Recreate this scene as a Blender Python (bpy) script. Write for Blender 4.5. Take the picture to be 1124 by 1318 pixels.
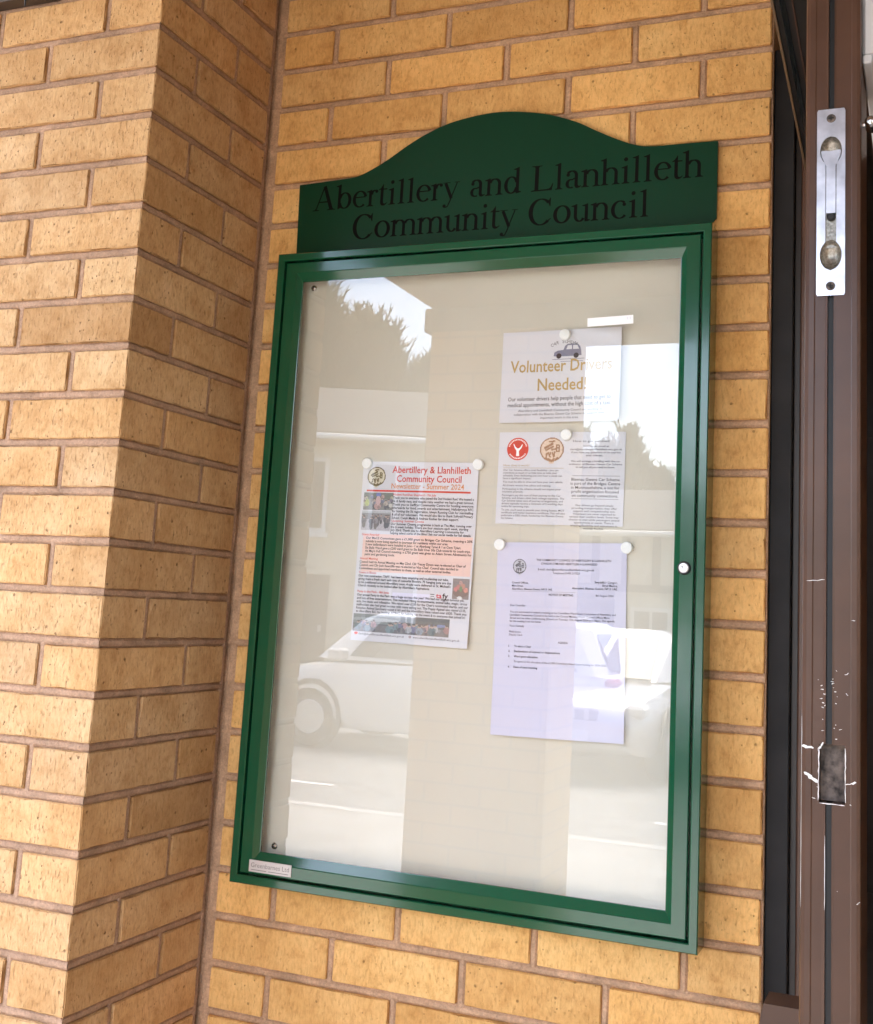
import bpy, bmesh, math, random
from mathutils import Vector, Matrix

random.seed(7)
sc = bpy.context.scene
COL = sc.collection
for o in list(bpy.data.objects):
    bpy.data.objects.remove(o)

# ------------------------------------------------------------------ camera
cam_d = bpy.data.cameras.new('camera')
cam = bpy.data.objects.new('camera', cam_d)
COL.objects.link(cam)
RIGHT = Vector((0.92973515, 0.36469158, 0.05091752))
DOWN = Vector((-0.00849497, 0.15948276, -0.98716416))
FWD = Vector((-0.36813093, 0.91736868, 0.15137477))
cm = Matrix.Identity(4)
for k in range(3):
    cm[k][0] = RIGHT[k]
    cm[k][1] = -DOWN[k]
    cm[k][2] = -FWD[k]
cm[0][3], cm[1][3], cm[2][3] = 1.13946, -1.74455, 1.55253
cam.matrix_world = cm
cam_d.sensor_fit = 'HORIZONTAL'
cam_d.sensor_width = 36
cam_d.lens = 1488.08 / 1124 * 36
cam_d.shift_x = (562 - 609.68) / 1124
cam_d.shift_y = (556.17 - 659) / 1124
cam_d.clip_start = 0.05
cam_d.clip_end = 600
sc.camera = cam

# ------------------------------------------------------------------ sky and sun
SUN_EL, SUN_AZ = math.radians(66), math.radians(176)     # azimuth from +Y towards +X: high over the street in front
world = bpy.data.worlds.new('World')
sc.world = world
world.use_nodes = True
wn = world.node_tree.nodes
bg = wn.get('Background') or wn.new('ShaderNodeBackground')
sky = wn.new('ShaderNodeTexSky')
sky.sky_type = 'NISHITA'
sky.sun_disc = False
sky.sun_elevation = SUN_EL
sky.sun_rotation = SUN_AZ
sky.air_density = 1.0
sky.dust_density = 3.0
sky.ozone_density = 0.6
world.node_tree.links.new(sky.outputs[0], bg.inputs[0])
bg.inputs[1].default_value = 0.12
sun_d = bpy.data.lights.new('sun', 'SUN')
sun_d.energy = 1.5
sun_d.angle = math.radians(40)
sun_d.color = (1.0, 0.94, 0.85)
sun = bpy.data.objects.new('sun', sun_d)
COL.objects.link(sun)
sdir = Vector((math.sin(SUN_AZ) * math.cos(SUN_EL), math.cos(SUN_AZ) * math.cos(SUN_EL), math.sin(SUN_EL)))
sun.rotation_euler = sdir.to_track_quat('Z', 'Y').to_euler()
sun.location = (0, 0, 12)

sc.view_settings.view_transform = 'Standard'
sc.view_settings.look = 'None'
sc.view_settings.exposure = 3.55
sc.view_settings.gamma = 1.0
sc.view_settings.use_curve_mapping = False
sc.render.engine = 'CYCLES'
sc.cycles.use_denoising = True
sc.cycles.max_bounces = 10
sc.cycles.diffuse_bounces = 6
sc.cycles.glossy_bounces = 4
sc.cycles.transparent_max_bounces = 10
sc.cycles.sample_clamp_indirect = 8.0


# ------------------------------------------------------------------ helpers
class MB:
    """collects faces for ONE mesh object"""
    def __init__(s):
        s.v = []; s.f = []; s.m = []; s.c = None

    def add(s, vs, fs, m=0):
        b = len(s.v)
        s.v += [tuple(p) for p in vs]
        for f in fs:
            s.f.append(tuple(b + i for i in f)); s.m.append(m)

    def box(s, x0, y0, z0, x1, y1, z1, b=0.0, m=0):
        if x0 > x1: x0, x1 = x1, x0
        if y0 > y1: y0, y1 = y1, y0
        if z0 > z1: z0, z1 = z1, z0
        if b <= 0:
            vs = [(x, y, z) for x in (x0, x1) for y in (y0, y1) for z in (z0, z1)]
            fs = [(0, 1, 3, 2), (4, 6, 7, 5), (0, 4, 5, 1), (2, 3, 7, 6), (0, 2, 6, 4), (1, 5, 7, 3)]
            s.add(vs, fs, m); return
        b = min(b, (x1 - x0) * .45, (y1 - y0) * .45, (z1 - z0) * .45)
        X, Y, Z = (x0, x1), (y0, y1), (z0, z1)
        vs = []; idx = {}
        for i in (0, 1):
            for j in (0, 1):
                for k in (0, 1):
                    sx, sy, sz = (1, -1)[i], (1, -1)[j], (1, -1)[k]
                    for a in range(3):
                        p = [X[i] + sx * b, Y[j] + sy * b, Z[k] + sz * b]
                        p[a] = (X[i], Y[j], Z[k])[a]
                        idx[(i, j, k, a)] = len(vs); vs.append(tuple(p))
        fs = []
        for a in range(3):
            o = [q for q in range(3) if q != a]
            for e in (0, 1):
                r = []
                for (p, q) in ((0, 0), (1, 0), (1, 1), (0, 1)):
                    t = [0, 0, 0]; t[a] = e; t[o[0]] = p; t[o[1]] = q
                    r.append(idx[(t[0], t[1], t[2], a)])
                fs.append(tuple(r))
        for a in range(3):          # edges along axis a
            o = [q for q in range(3) if q != a]
            for p in (0, 1):
                for q in (0, 1):
                    t0 = [0, 0, 0]; t0[o[0]] = p; t0[o[1]] = q
                    t1 = list(t0); t1[a] = 1
                    fs.append((idx[(*t0, o[0])], idx[(*t1, o[0])], idx[(*t1, o[1])], idx[(*t0, o[1])]))
        for i in (0, 1):
            for j in (0, 1):
                for k in (0, 1):
                    fs.append((idx[(i, j, k, 0)], idx[(i, j, k, 1)], idx[(i, j, k, 2)]))
        s.add(vs, fs, m)

    def prism_y(s, pts, y0, y1, m=0):
        """polygon in xz pushed along y"""
        n = len(pts)
        vs = [(x, y0, z) for x, z in pts] + [(x, y1, z) for x, z in pts]
        fs = [tuple(range(n)), tuple(range(2 * n - 1, n - 1, -1))]
        fs += [(i, i + n, (i + 1) % n + n, (i + 1) % n) for i in range(n)]
        s.add(vs, fs, m)

    def lathe_y(s, cx, cz, prof, n=20, m=0):
        """profile [(r, y)] turned about an axis along y"""
        vs = []
        for r, y in prof:
            for k in range(n):
                a = 2 * math.pi * k / n
                vs.append((cx + r * math.cos(a), y, cz + r * math.sin(a)))
        fs = []
        for j in range(len(prof) - 1):
            for k in range(n):
                fs.append((j * n + k, j * n + (k + 1) % n, (j + 1) * n + (k + 1) % n, (j + 1) * n + k))
        fs.append(tuple(range(n))); fs.append(tuple((len(prof) - 1) * n + k for k in reversed(range(n))))
        s.add(vs, fs, m)

    def tube(s, pts, r, n=8, m=0):
        pts = [Vector(p) for p in pts]
        rr = r if isinstance(r, (list, tuple)) else [r] * len(pts)
        vs = []
        for i, p in enumerate(pts):
            d = (pts[min(i + 1, len(pts) - 1)] - pts[max(i - 1, 0)]).normalized()
            u = d.orthogonal().normalized() if abs(d.z) < .9 else Vector((1, 0, 0))
            u = (u - d * u.dot(d)).normalized(); w = d.cross(u)
            for k in range(n):
                a = 2 * math.pi * k / n
                vs.append(p + (u * math.cos(a) + w * math.sin(a)) * rr[i])
        fs = [(i * n + k, i * n + (k + 1) % n, (i + 1) * n + (k + 1) % n, (i + 1) * n + k)
              for i in range(len(pts) - 1) for k in range(n)]
        fs.append(tuple(range(n))); fs.append(tuple((len(pts) - 1) * n + k for k in reversed(range(n))))
        s.add(vs, fs, m)

    def mesh(s, name, mats, smooth=False):
        me = bpy.data.meshes.new(name)
        me.from_pydata(s.v, [], s.f)
        for mt in (mats if isinstance(mats, (list, tuple)) else [mats]):
            me.materials.append(mt)
        if len(me.polygons) == len(s.m):
            me.polygons.foreach_set('material_index', s.m)
        bm = bmesh.new(); bm.from_mesh(me)
        bmesh.ops.recalc_face_normals(bm, faces=bm.faces)
        bm.to_mesh(me); bm.free()
        if smooth:
            me.polygons.foreach_set('use_smooth', [True] * len(me.polygons))
            try:
                me.set_sharp_from_angle(angle=math.radians(35))
            except Exception:
                pass
        me.update()
        return me

    def build(s, name, mats, parent=None, smooth=False):
        me = s.mesh(name, mats, smooth)
        o = bpy.data.objects.new(name, me)
        COL.objects.link(o)
        if parent is not None:
            put(o, parent)
        return o


WPOS = {}


def wpos(o):
    p = Vector(o.location)
    while o.parent:
        o = o.parent; p = p + Vector(o.location)
    return p


def put(o, parent):
    """parent an object whose mesh is written in world coordinates (parents are unrotated)"""
    o.parent = parent
    o.location = Vector(o.location) - wpos(parent)


def thing(name, label, cat, loc=(0, 0, 0), group=None):
    o = bpy.data.objects.new(name, None)
    o.empty_display_size = .1
    COL.objects.link(o)
    o.location = loc
    o['label'] = label; o['category'] = cat
    if group: o['group'] = group
    return o


def tag(o, label, cat, group=None):
    o['label'] = label; o['category'] = cat
    if group: o['group'] = group
    return o


def struct(o):
    o['kind'] = 'structure'
    return o


# ------------------------------------------------------------------ materials
def new_mat(name):
    m = bpy.data.materials.new(name); m.use_nodes = True
    nt = m.node_tree
    b = nt.nodes.get('Principled BSDF')
    return m, nt, b


def N(nt, typ, **kw):
    n = nt.nodes.new(typ)
    for k, v in kw.items():
        if k.startswith('i_'):
            n.inputs[k[2:].replace('_', ' ')].default_value = v
        else:
            setattr(n, k, v)
    return n


def ramp(nt, src, stops):
    r = nt.nodes.new('ShaderNodeValToRGB')
    el = r.color_ramp.elements
    while len(el) < len(stops): el.new(.5)
    for e, (p, c) in zip(el, stops):
        e.position = p; e.color = (*c, 1) if len(c) == 3 else c
    nt.links.new(src, r.inputs[0])
    return r


def mixc(nt, fac, a, b, mode='MIX'):
    n = nt.nodes.new('ShaderNodeMix'); n.data_type = 'RGBA'; n.blend_type = mode
    for sock, val in ((n.inputs[0], fac), (n.inputs[6], a), (n.inputs[7], b)):
        if hasattr(val, 'is_linked') or hasattr(val, 'links'):
            nt.links.new(val, sock)
        elif isinstance(val, (int, float)):
            sock.default_value = val
        else:
            sock.default_value = (*val, 1)
    return n.outputs[2]


def plain(name, col, rough=.5, metal=0, spec=.5, coat=0, noise=0.0, nscale=40, bump=0, bscale=200, coat_rough=.05, smudge=0.0):
    m, nt, b = new_mat(name)
    b.inputs['Base Color'].default_value = (*col, 1)
    b.inputs['Roughness'].default_value = rough
    b.inputs['Metallic'].default_value = metal
    b.inputs['Specular IOR Level'].default_value = spec
    b.inputs['Coat Weight'].default_value = coat
    b.inputs['Coat Roughness'].default_value = coat_rough
    geo = nt.nodes.new('ShaderNodeNewGeometry')
    if smudge:
        t = N(nt, 'ShaderNodeTexNoise', i_Scale=26.0, i_Detail=7.0, i_Roughness=.7)
        nt.links.new(geo.outputs['Position'], t.inputs['Vector'])
        mr = N(nt, 'ShaderNodeMapRange'); mr.inputs['From Min'].default_value = .35; mr.inputs['From Max'].default_value = .75
        mr.inputs['To Min'].default_value = coat_rough; mr.inputs['To Max'].default_value = coat_rough + smudge
        nt.links.new(t.outputs[0], mr.inputs['Value']); nt.links.new(mr.outputs[0], b.inputs['Coat Roughness'])
    if noise:
        t = N(nt, 'ShaderNodeTexNoise', i_Scale=nscale, i_Detail=5.0)
        nt.links.new(geo.outputs['Position'], t.inputs['Vector'])
        r = ramp(nt, t.outputs[0], [(.3, (1 - noise,) * 3), (.7, (1 + noise * .3,) * 3)])
        c = mixc(nt, 1.0, col, r.outputs[0], 'MULTIPLY')
        nt.links.new(c, b.inputs['Base Color'])
    if bump:
        t = N(nt, 'ShaderNodeTexNoise', i_Scale=bscale, i_Detail=3.0)
        nt.links.new(geo.outputs['Position'], t.inputs['Vector'])
        bp = N(nt, 'ShaderNodeBump', i_Strength=bump, i_Distance=.001)
        nt.links.new(t.outputs[0], bp.inputs['Height'])
        nt.links.new(bp.outputs[0], b.inputs['Normal'])
    return m


def brick_mat(name, base, dark, light, bumpk=.6, weather=0.0, spk_k=.38):
    m, nt, b = new_mat(name)
    L = nt.links
    geo = nt.nodes.new('ShaderNodeNewGeometry')
    oi = nt.nodes.new('ShaderNodeObjectInfo')
    # each brick samples its own piece of the texture
    off = N(nt, 'ShaderNodeVectorMath', operation='SCALE'); off.inputs[0].default_value = (13.1, 7.7, 29.3)
    L.new(oi.outputs['Random'], off.inputs['Scale'])
    pos = N(nt, 'ShaderNodeVectorMath', operation='ADD')
    L.new(geo.outputs['Position'], pos.inputs[0]); L.new(off.outputs[0], pos.inputs[1])
    P = pos.outputs[0]
    # wire-cut drag: streaks up the face
    st = N(nt, 'ShaderNodeMapping'); st.inputs['Scale'].default_value = (1, 1, .35)
    L.new(P, st.inputs['Vector'])
    big = N(nt, 'ShaderNodeTexNoise', i_Scale=14.0, i_Detail=4.0, i_Roughness=.6); L.new(P, big.inputs['Vector'])
    fine = N(nt, 'ShaderNodeTexNoise', i_Scale=230.0, i_Detail=5.0, i_Roughness=.7); L.new(st.outputs[0], fine.inputs['Vector'])
    spk = N(nt, 'ShaderNodeTexNoise', i_Scale=300.0, i_Detail=2.0, i_Roughness=.5); L.new(st.outputs[0], spk.inputs['Vector'])
    pit = N(nt, 'ShaderNodeTexVoronoi', i_Scale=34.0, feature='F1'); L.new(P, pit.inputs['Vector'])
    pitc = N(nt, 'ShaderNodeTexVoronoi', i_Scale=90.0, feature='F1'); L.new(P, pitc.inputs['Vector'])
    c0 = ramp(nt, big.outputs[0], [(.25, dark), (.5, base), (.75, light)]).outputs[0]
    per = ramp(nt, oi.outputs['Random'], [(0, (.76, .70, .64)), (.14, (1.0, .98, .95)), (.36, (.90, .90, .93)), (.6, (1.07, 1.03, .97)), (.84, (.92, .87, .80)), (1, (1.05, 1.07, 1.10))]).outputs[0]
    c1 = mixc(nt, 1.0, c0, per, 'MULTIPLY')
    med = N(nt, 'ShaderNodeTexNoise', i_Scale=38.0, i_Detail=6.0, i_Roughness=.7); L.new(P, med.inputs['Vector'])
    mr = ramp(nt, med.outputs[0], [(.30, (.80, .72, .62)), (.46, (.98, .96, .94)), (.62, (1.03, 1.04, 1.06)), (.78, (1.10, 1.12, 1.16))]).outputs[0]
    c1 = mixc(nt, 1.0, c1, mr, 'MULTIPLY')
    fr = ramp(nt, fine.outputs[0], [(.3, (.80, .77, .72)), (.55, (1, 1, 1)), (.8, (1.08, 1.08, 1.08))]).outputs[0]
    c2 = mixc(nt, 1.0, c1, fr, 'MULTIPLY')
    sp = ramp(nt, spk.outputs[0], [(.60, (0, 0, 0)), (.70, (1, 1, 1))]).outputs[0]
    spm = N(nt, 'ShaderNodeMath', operation='MULTIPLY'); spm.inputs[1].default_value = spk_k; L.new(sp, spm.inputs[0])
    c3 = mixc(nt, spm.outputs[0], c2, (dark[0] * .42, dark[1] * .36, dark[2] * .30))
    pr = ramp(nt, pit.outputs['Distance'], [(.05, (1, 1, 1)), (.085, (0, 0, 0))]).outputs[0]
    pr2 = ramp(nt, pitc.outputs['Distance'], [(.07, (1, 1, 1)), (.14, (0, 0, 0))]).outputs[0]
    gate = ramp(nt, big.outputs[0], [(.46, (0, 0, 0)), (.6, (1, 1, 1))]).outputs[0]
    pg = N(nt, 'ShaderNodeMath', operation='MULTIPLY'); L.new(pr2, pg.inputs[0]); L.new(gate, pg.inputs[1])
    pm = N(nt, 'ShaderNodeMath', operation='MAXIMUM'); L.new(pr, pm.inputs[0]); L.new(pg.outputs[0], pm.inputs[1])
    pf = N(nt, 'ShaderNodeMath', operation='MULTIPLY'); pf.inputs[1].default_value = .55; L.new(pm.outputs[0], pf.inputs[0])
    c4 = mixc(nt, pf.outputs[0], c3, (dark[0] * .25, dark[1] * .2, dark[2] * .18))
    if weather:
        w = N(nt, 'ShaderNodeTexNoise', i_Scale=3.0, i_Detail=6.0, i_Roughness=.65); L.new(geo.outputs['Position'], w.inputs['Vector'])
        wr = ramp(nt, w.outputs[0], [(.42, (0, 0, 0)), (.7, (1, 1, 1))]).outputs[0]
        wm = N(nt, 'ShaderNodeMath', operation='MULTIPLY'); wm.inputs[1].default_value = weather; L.new(wr, wm.inputs[0])
        c4 = mixc(nt, wm.outputs[0], c4, (dark[0] * .62, dark[1] * .55, dark[2] * .5))
    L.new(c4, b.inputs['Base Color'])
    b.inputs['Roughness'].default_value = .88
    b.inputs['Specular IOR Level'].default_value = .25
    # relief
    ad = N(nt, 'ShaderNodeMath', operation='MULTIPLY_ADD'); ad.inputs[1].default_value = -1.6
    L.new(pm.outputs[0], ad.inputs[0]); L.new(fine.outputs[0], ad.inputs[2])
    ad2 = N(nt, 'ShaderNodeMath', operation='MULTIPLY_ADD'); ad2.inputs[1].default_value = -.5
    L.new(sp, ad2.inputs[0]); L.new(ad.outputs[0], ad2.inputs[2])
    bp = N(nt, 'ShaderNodeBump', i_Strength=bumpk, i_Distance=.0022)
    L.new(ad2.outputs[0], bp.inputs['Height'])
    L.new(bp.outputs[0], b.inputs['Normal'])
    return m


def mortar_mat(name, col):
    m, nt, b = new_mat(name)
    L = nt.links
    geo = nt.nodes.new('ShaderNodeNewGeometry')
    n1 = N(nt, 'ShaderNodeTexNoise', i_Scale=22.0, i_Detail=5.0, i_Roughness=.6); L.new(geo.outputs['Position'], n1.inputs['Vector'])
    n2 = N(nt, 'ShaderNodeTexNoise', i_Scale=260.0, i_Detail=4.0, i_Roughness=.7); L.new(geo.outputs['Position'], n2.inputs['Vector'])
    a = ramp(nt, n1.outputs[0], [(.3, tuple(c * .72 for c in col)), (.55, col), (.8, tuple(min(1, c * 1.3) for c in col))]).outputs[0]
    f = ramp(nt, n2.outputs[0], [(.3, (.7, .7, .7)), (.7, (1.15, 1.15, 1.15))]).outputs[0]
    c = mixc(nt, 1.0, a, f, 'MULTIPLY')
    L.new(c, b.inputs['Base Color'])
    b.inputs['Roughness'].default_value = .95
    b.inputs['Specular IOR Level'].default_value = .15
    ad = N(nt, 'ShaderNodeMath', operation='MULTIPLY_ADD'); ad.inputs[1].default_value = 2.5
    L.new(n1.outputs[0], ad.inputs[0]); L.new(n2.outputs[0], ad.inputs[2])
    bp = N(nt, 'ShaderNodeBump', i_Strength=.7, i_Distance=.003)
    L.new(ad.outputs[0], bp.inputs['Height']); L.new(bp.outputs[0], b.inputs['Normal'])
    return m


def brickwork_mat(name, c1, c2, mortar, axis='x'):
    """far or hidden brickwork, too far away to tell the bricks apart"""
    m, nt, b = new_mat(name)
    L = nt.links
    geo = nt.nodes.new('ShaderNodeNewGeometry')
    sx = nt.nodes.new('ShaderNodeSeparateXYZ'); L.new(geo.outputs['Position'], sx.inputs[0])
    ad = N(nt, 'ShaderNodeMath', operation='ADD'); L.new(sx.outputs[0], ad.inputs[0]); L.new(sx.outputs[1], ad.inputs[1])
    cb = nt.nodes.new('ShaderNodeCombineXYZ'); L.new(ad.outputs[0], cb.inputs[0]); L.new(sx.outputs[2], cb.inputs[1])
    t = N(nt, 'ShaderNodeTexBrick', i_Scale=1.0)
    t.inputs['Brick Width'].default_value = .225; t.inputs['Row Height'].default_value = .075
    t.inputs['Mortar Size'].default_value = .005; t.inputs['Mortar Smooth'].default_value = .2
    t.inputs['Color1'].default_value = (*c1, 1); t.inputs['Color2'].default_value = (*c2, 1); t.inputs['Mortar'].default_value = (*mortar, 1)
    L.new(cb.outputs[0], t.inputs['Vector'])
    L.new(t.outputs[0], b.inputs['Base Color'])
    b.inputs['Roughness'].default_value = .9
    bp = N(nt, 'ShaderNodeBump', i_Strength=.6, i_Distance=.006); bp.invert = True
    L.new(t.outputs['Fac'], bp.inputs['Height']); L.new(bp.outputs[0], b.inputs['Normal'])
    return m


def attr_mat(name, rough=.6, spec=.3):
    m, nt, b = new_mat(name)
    a = nt.nodes.new('ShaderNodeVertexColor'); a.layer_name = 'Col'
    nt.links.new(a.outputs[0], b.inputs['Base Color'])
    b.inputs['Roughness'].default_value = rough
    b.inputs['Specular IOR Level'].default_value = spec
    return m


def glass_mat(name):
    """thin clear pane: mirror share by Fresnel, the rest goes straight through"""
    m, nt, b = new_mat(name)
    nt.nodes.remove(b)
    L = nt.links
    out = nt.nodes.get('Material Output')
    fr = N(nt, 'ShaderNodeFresnel', i_IOR=1.52)
    geo = nt.nodes.new('ShaderNodeNewGeometry')
    # two surfaces of the pane: 2F / (1 + F), reflected at the front face
    p1 = N(nt, 'ShaderNodeMath', operation='ADD'); p1.inputs[1].default_value = 1.0; L.new(fr.outputs[0], p1.inputs[0])
    p2 = N(nt, 'ShaderNodeMath', operation='MULTIPLY'); p2.inputs[1].default_value = 2.0; L.new(fr.outputs[0], p2.inputs[0])
    dv = N(nt, 'ShaderNodeMath', operation='DIVIDE'); L.new(p2.outputs[0], dv.inputs[0]); L.new(p1.outputs[0], dv.inputs[1])
    fb = N(nt, 'ShaderNodeMath', operation='SUBTRACT'); fb.inputs[0].default_value = 1.0; L.new(geo.outputs['Backfacing'], fb.inputs[1])
    fm = N(nt, 'ShaderNodeMath', operation='MULTIPLY'); L.new(dv.outputs[0], fm.inputs[0]); L.new(fb.outputs[0], fm.inputs[1])
    tr = nt.nodes.new('ShaderNodeBsdfTransparent'); tr.inputs[0].default_value = (.985, .99, .985, 1)
    gl = nt.nodes.new('ShaderNodeBsdfGlossy'); gl.inputs['Roughness'].default_value = 0.0
    gl.inputs['Color'].default_value = (1, 1, 1, 1)
    mx = nt.nodes.new('ShaderNodeMixShader')
    L.new(fm.outputs[0], mx.inputs[0]); L.new(tr.outputs[0], mx.inputs[1]); L.new(gl.outputs[0], mx.inputs[2])
    L.new(mx.outputs[0], out.inputs['Surface'])
    return m


BUFF = (.77, .455, .170)
M = {}
M['brick'] = brick_mat('buff_brick', BUFF, (.69, .39, .132), (.82, .515, .205), spk_k=.24, weather=.16)
M['brick_pier'] = brick_mat('weathered_buff_brick', (.63, .402, .198), (.53, .312, .136), (.70, .470, .258), bumpk=.9, weather=.25)
M['mortar'] = mortar_mat('brown_mortar', (.54, .335, .205))
M['mortar_pier'] = mortar_mat('brown_mortar_pier', (.47, .300, .200))
M['brickwork'] = brickwork_mat('buff_brickwork', (.52, .34, .16), (.47, .30, .14), (.27, .18, .13))
M['green'] = plain('green_powder_coat', (.003, .070, .031), rough=.16, spec=.4, coat=.5, coat_rough=.04, smudge=.12, bump=.03, bscale=350)
M['header'] = plain('green_header_paint', (.003, .036, .016), rough=.35, spec=.2, coat=.08, coat_rough=.08, smudge=.15, bump=.03, bscale=350)
M['letter'] = plain('dark_vinyl_lettering', (.004, .0035, .003), rough=.6, spec=.08)
M['board'] = plain('cream_laminate', (.605, .56, .475), rough=.55, spec=.3, noise=.03, nscale=9)
M['glass'] = glass_mat('clear_pane')
M['chrome'] = plain('bright_steel', (.72, .72, .72), rough=.18, metal=1, noise=.15, nscale=60)
M['lockwhite'] = plain('polished_lock_face', (.88, .88, .88), rough=.25, metal=.3)
M['black'] = plain('black_rubber', (.008, .008, .009), rough=.5)
M['plate'] = plain('satin_maker_plate', (.62, .58, .56), rough=.4, metal=.35)
M['platetext'] = plain('plate_print', (.16, .13, .12), rough=.5)
M['paper'] = plain('white_paper', (.67, .66, .70), rough=.8, spec=.2)
M['paper2'] = plain('lavender_white_paper', (.61, .59, .715), rough=.8, spec=.2)
M['label'] = plain('white_label_paper', (.92, .92, .92), rough=.7, spec=.2)
M['ink'] = plain('black_ink', (.016, .014, .026), rough=.7)
M['ink_grey'] = plain('grey_ink', (.10, .10, .11), rough=.7)
M['ink_red'] = plain('red_ink', (.62, .055, .035), rough=.7)
M['ink_orange'] = plain('orange_ink', (.66, .27, .11), rough=.7)
M['ink_gold'] = plain('gold_ink', (.47, .32, .12), rough=.7)
M['ink_blue'] = plain('slate_ink', (.20, .20, .28), rough=.7)
M['pink'] = plain('pink_print', (.80, .56, .50), rough=.8)
M['lilac'] = plain('lilac_print', (.72, .70, .84), rough=.8)
M['tafyred'] = plain('crimson_ink', (.55, .03, .06), rough=.7)
M['picture'] = attr_mat('printed_picture')
M['magnet'] = plain('white_magnet', (.84, .84, .82), rough=.3, spec=.5)
M['doorbrown'] = plain('brown_aluminium', (.085, .042, .026), rough=.32, spec=.28, coat=.06, coat_rough=.15, noise=.25, nscale=12, bump=.05, bscale=60)
M['greytrim'] = plain('dark_grey_lining', (.016, .014, .0135), rough=.65, spec=.25, noise=.45, nscale=14, bump=.15, bscale=90)
M['darkbrown'] = plain('dark_brown_trim', (.030, .018, .013), rough=.45, noise=.3, nscale=10)
M['scrape'] = plain('bare_scraped_metal', (.75, .72, .70), rough=.5, metal=.2)
M['boltplate'] = plain('worn_steel_plate', (.64, .63, .68), rough=.3, metal=.85, noise=.35, nscale=45)
M['boltcup'] = plain('tarnished_recess', (.40, .37, .32), rough=.35, metal=.85, noise=.5, nscale=420, bump=.25, bscale=300)
M['pocket'] = plain('raw_mortise', (.20, .155, .13), rough=.7, metal=.1, noise=.95, nscale=110, bump=.8, bscale=110)
M['closer'] = plain('pale_grey_casing', (.66, .66, .68), rough=.4)
M['darkglass'] = plain('dark_door_glass', (.010, .012, .012), rough=.06, spec=.5)
M['ceiling'] = plain('porch_ceiling_board', (.20, .13, .085), rough=.8, noise=.1, nscale=4)
M['beam'] = plain('brown_fascia', (.10, .07, .05), rough=.6, noise=.2, nscale=6)
M['interior'] = plain('dim_interior', (.05, .042, .036), rough=.8, noise=.2, nscale=3)
M['soffitbrown'] = plain('brown_soffit_lip', (.16, .095, .05), rough=.45)

# ------------------------------------------------------------------ ground and street
ROADM = plain('asphalt', (.21, .207, .20), rough=.9, noise=.3, nscale=5, bump=.5, bscale=60)
PAVEM = plain('concrete_paving', (.31, .30, .28), rough=.85, noise=.25, nscale=2.5, bump=.3, bscale=80)
KERBM = plain('kerb_stone', (.42, .41, .39), rough=.85, noise=.2, nscale=6)
GRASSM = plain('far_turf', (.07, .10, .035), rough=.95, noise=.5, nscale=1.2)
LINEM = plain('white_road_paint', (.72, .72, .70), rough=.7, noise=.25, nscale=10)


def sheet(name, x0, y0, x1, y1, z, mat):
    b = MB(); b.add([(x0, y0, z), (x1, y0, z), (x1, y1, z), (x0, y1, z)], [(0, 1, 2, 3)])
    return struct(b.build(name, mat))


sheet('ground', -150, -150, 150, 60, -.14, GRASSM)
sheet('road', -90, -13.4, 90, -6.6, -.11, ROADM)
b = MB(); b.box(-60, -6.45, -.13, 60, 9, 0)
struct(b.build('pavement', PAVEM))
b = MB(); b.box(-60, -6.6, -.13, 60, -6.454, .004, b=.012)
struct(b.build('kerb', KERBM))
b = MB(); b.box(-60, -13.55, -.13, 60, -13.4, .004, b=.012)
struct(b.build('kerb', KERBM))
b = MB(); b.box(-60, -16.4, -.13, 60, -13.554, 0)
struct(b.build('pavement', PAVEM))
for k in range(12):
    x = -26 + k * 5
    b = MB(); b.add([(x, -8.16, -.106), (x + 2, -8.16, -.106), (x + 2, -8.06, -.106), (x, -8.06, -.106)], [(0, 1, 2, 3)])
    struct(b.build('road_marking', LINEM))

# ------------------------------------------------------------------ bricks
ZJ = lambda i: 2.6 - .075 * i          # height of bed joint i
BH = .0618


def brick_mesh(name, Lx, Ly, Lz, mat, seed, rough=1.0):
    rnd = random.Random(seed)
    ch = .0016
    nx = 9 if Lx > .15 else 5

    def cuts(Ln, n):
        h = Ln / 2
        return [-h, -h + ch] + [-h + Ln * k / (n + 1) for k in range(1, n + 1)] + [h - ch, h]
    cx, cy, cz = cuts(Lx, nx), cuts(Ly, 4), cuts(Lz, 2)
    nX, nY, nZ = len(cx), len(cy), len(cz)
    idx = {}; vs = []; fs = []

    def vid(i, j, k):
        if (i, j, k) not in idx:
            p = [cx[i], cy[j], cz[k]]
            ext = [i in (0, nX - 1), j in (0, nY - 1), k in (0, nZ - 1)]
            s = [(-1 if i == 0 else 1), (-1 if j == 0 else 1), (-1 if k == 0 else 1)]
            ne = sum(ext)
            for a in range(3):
                if ext[a]:
                    if ne >= 2:
                        p[a] -= s[a] * (ch * rnd.uniform(.2, 1.0) + (rnd.random() ** 5) * .0042 * rough)
                    elif a == 2 or a == 0 or a == 1:
                        p[a] += rnd.uniform(-.0003, .0003) * rough
            idx[(i, j, k)] = len(vs); vs.append(tuple(p))
        return idx[(i, j, k)]
    for i in range(nX - 1):
        for k in range(nZ - 1):
            for j in (0, nY - 1):
                fs.append((vid(i, j, k), vid(i + 1, j, k), vid(i + 1, j, k + 1), vid(i, j, k + 1)))
    for j in range(nY - 1):
        for k in range(nZ - 1):
            for i in (0, nX - 1):
                fs.append((vid(i, j, k), vid(i, j + 1, k), vid(i, j + 1, k + 1), vid(i, j, k + 1)))
    for i in range(nX - 1):
        for j in range(nY - 1):
            for k in (0, nZ - 1):
                fs.append((vid(i, j, k), vid(i + 1, j, k), vid(i + 1, j + 1, k), vid(i, j + 1, k)))
    b = MB(); b.add(vs, fs)
    return b.mesh(name, mat)


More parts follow.
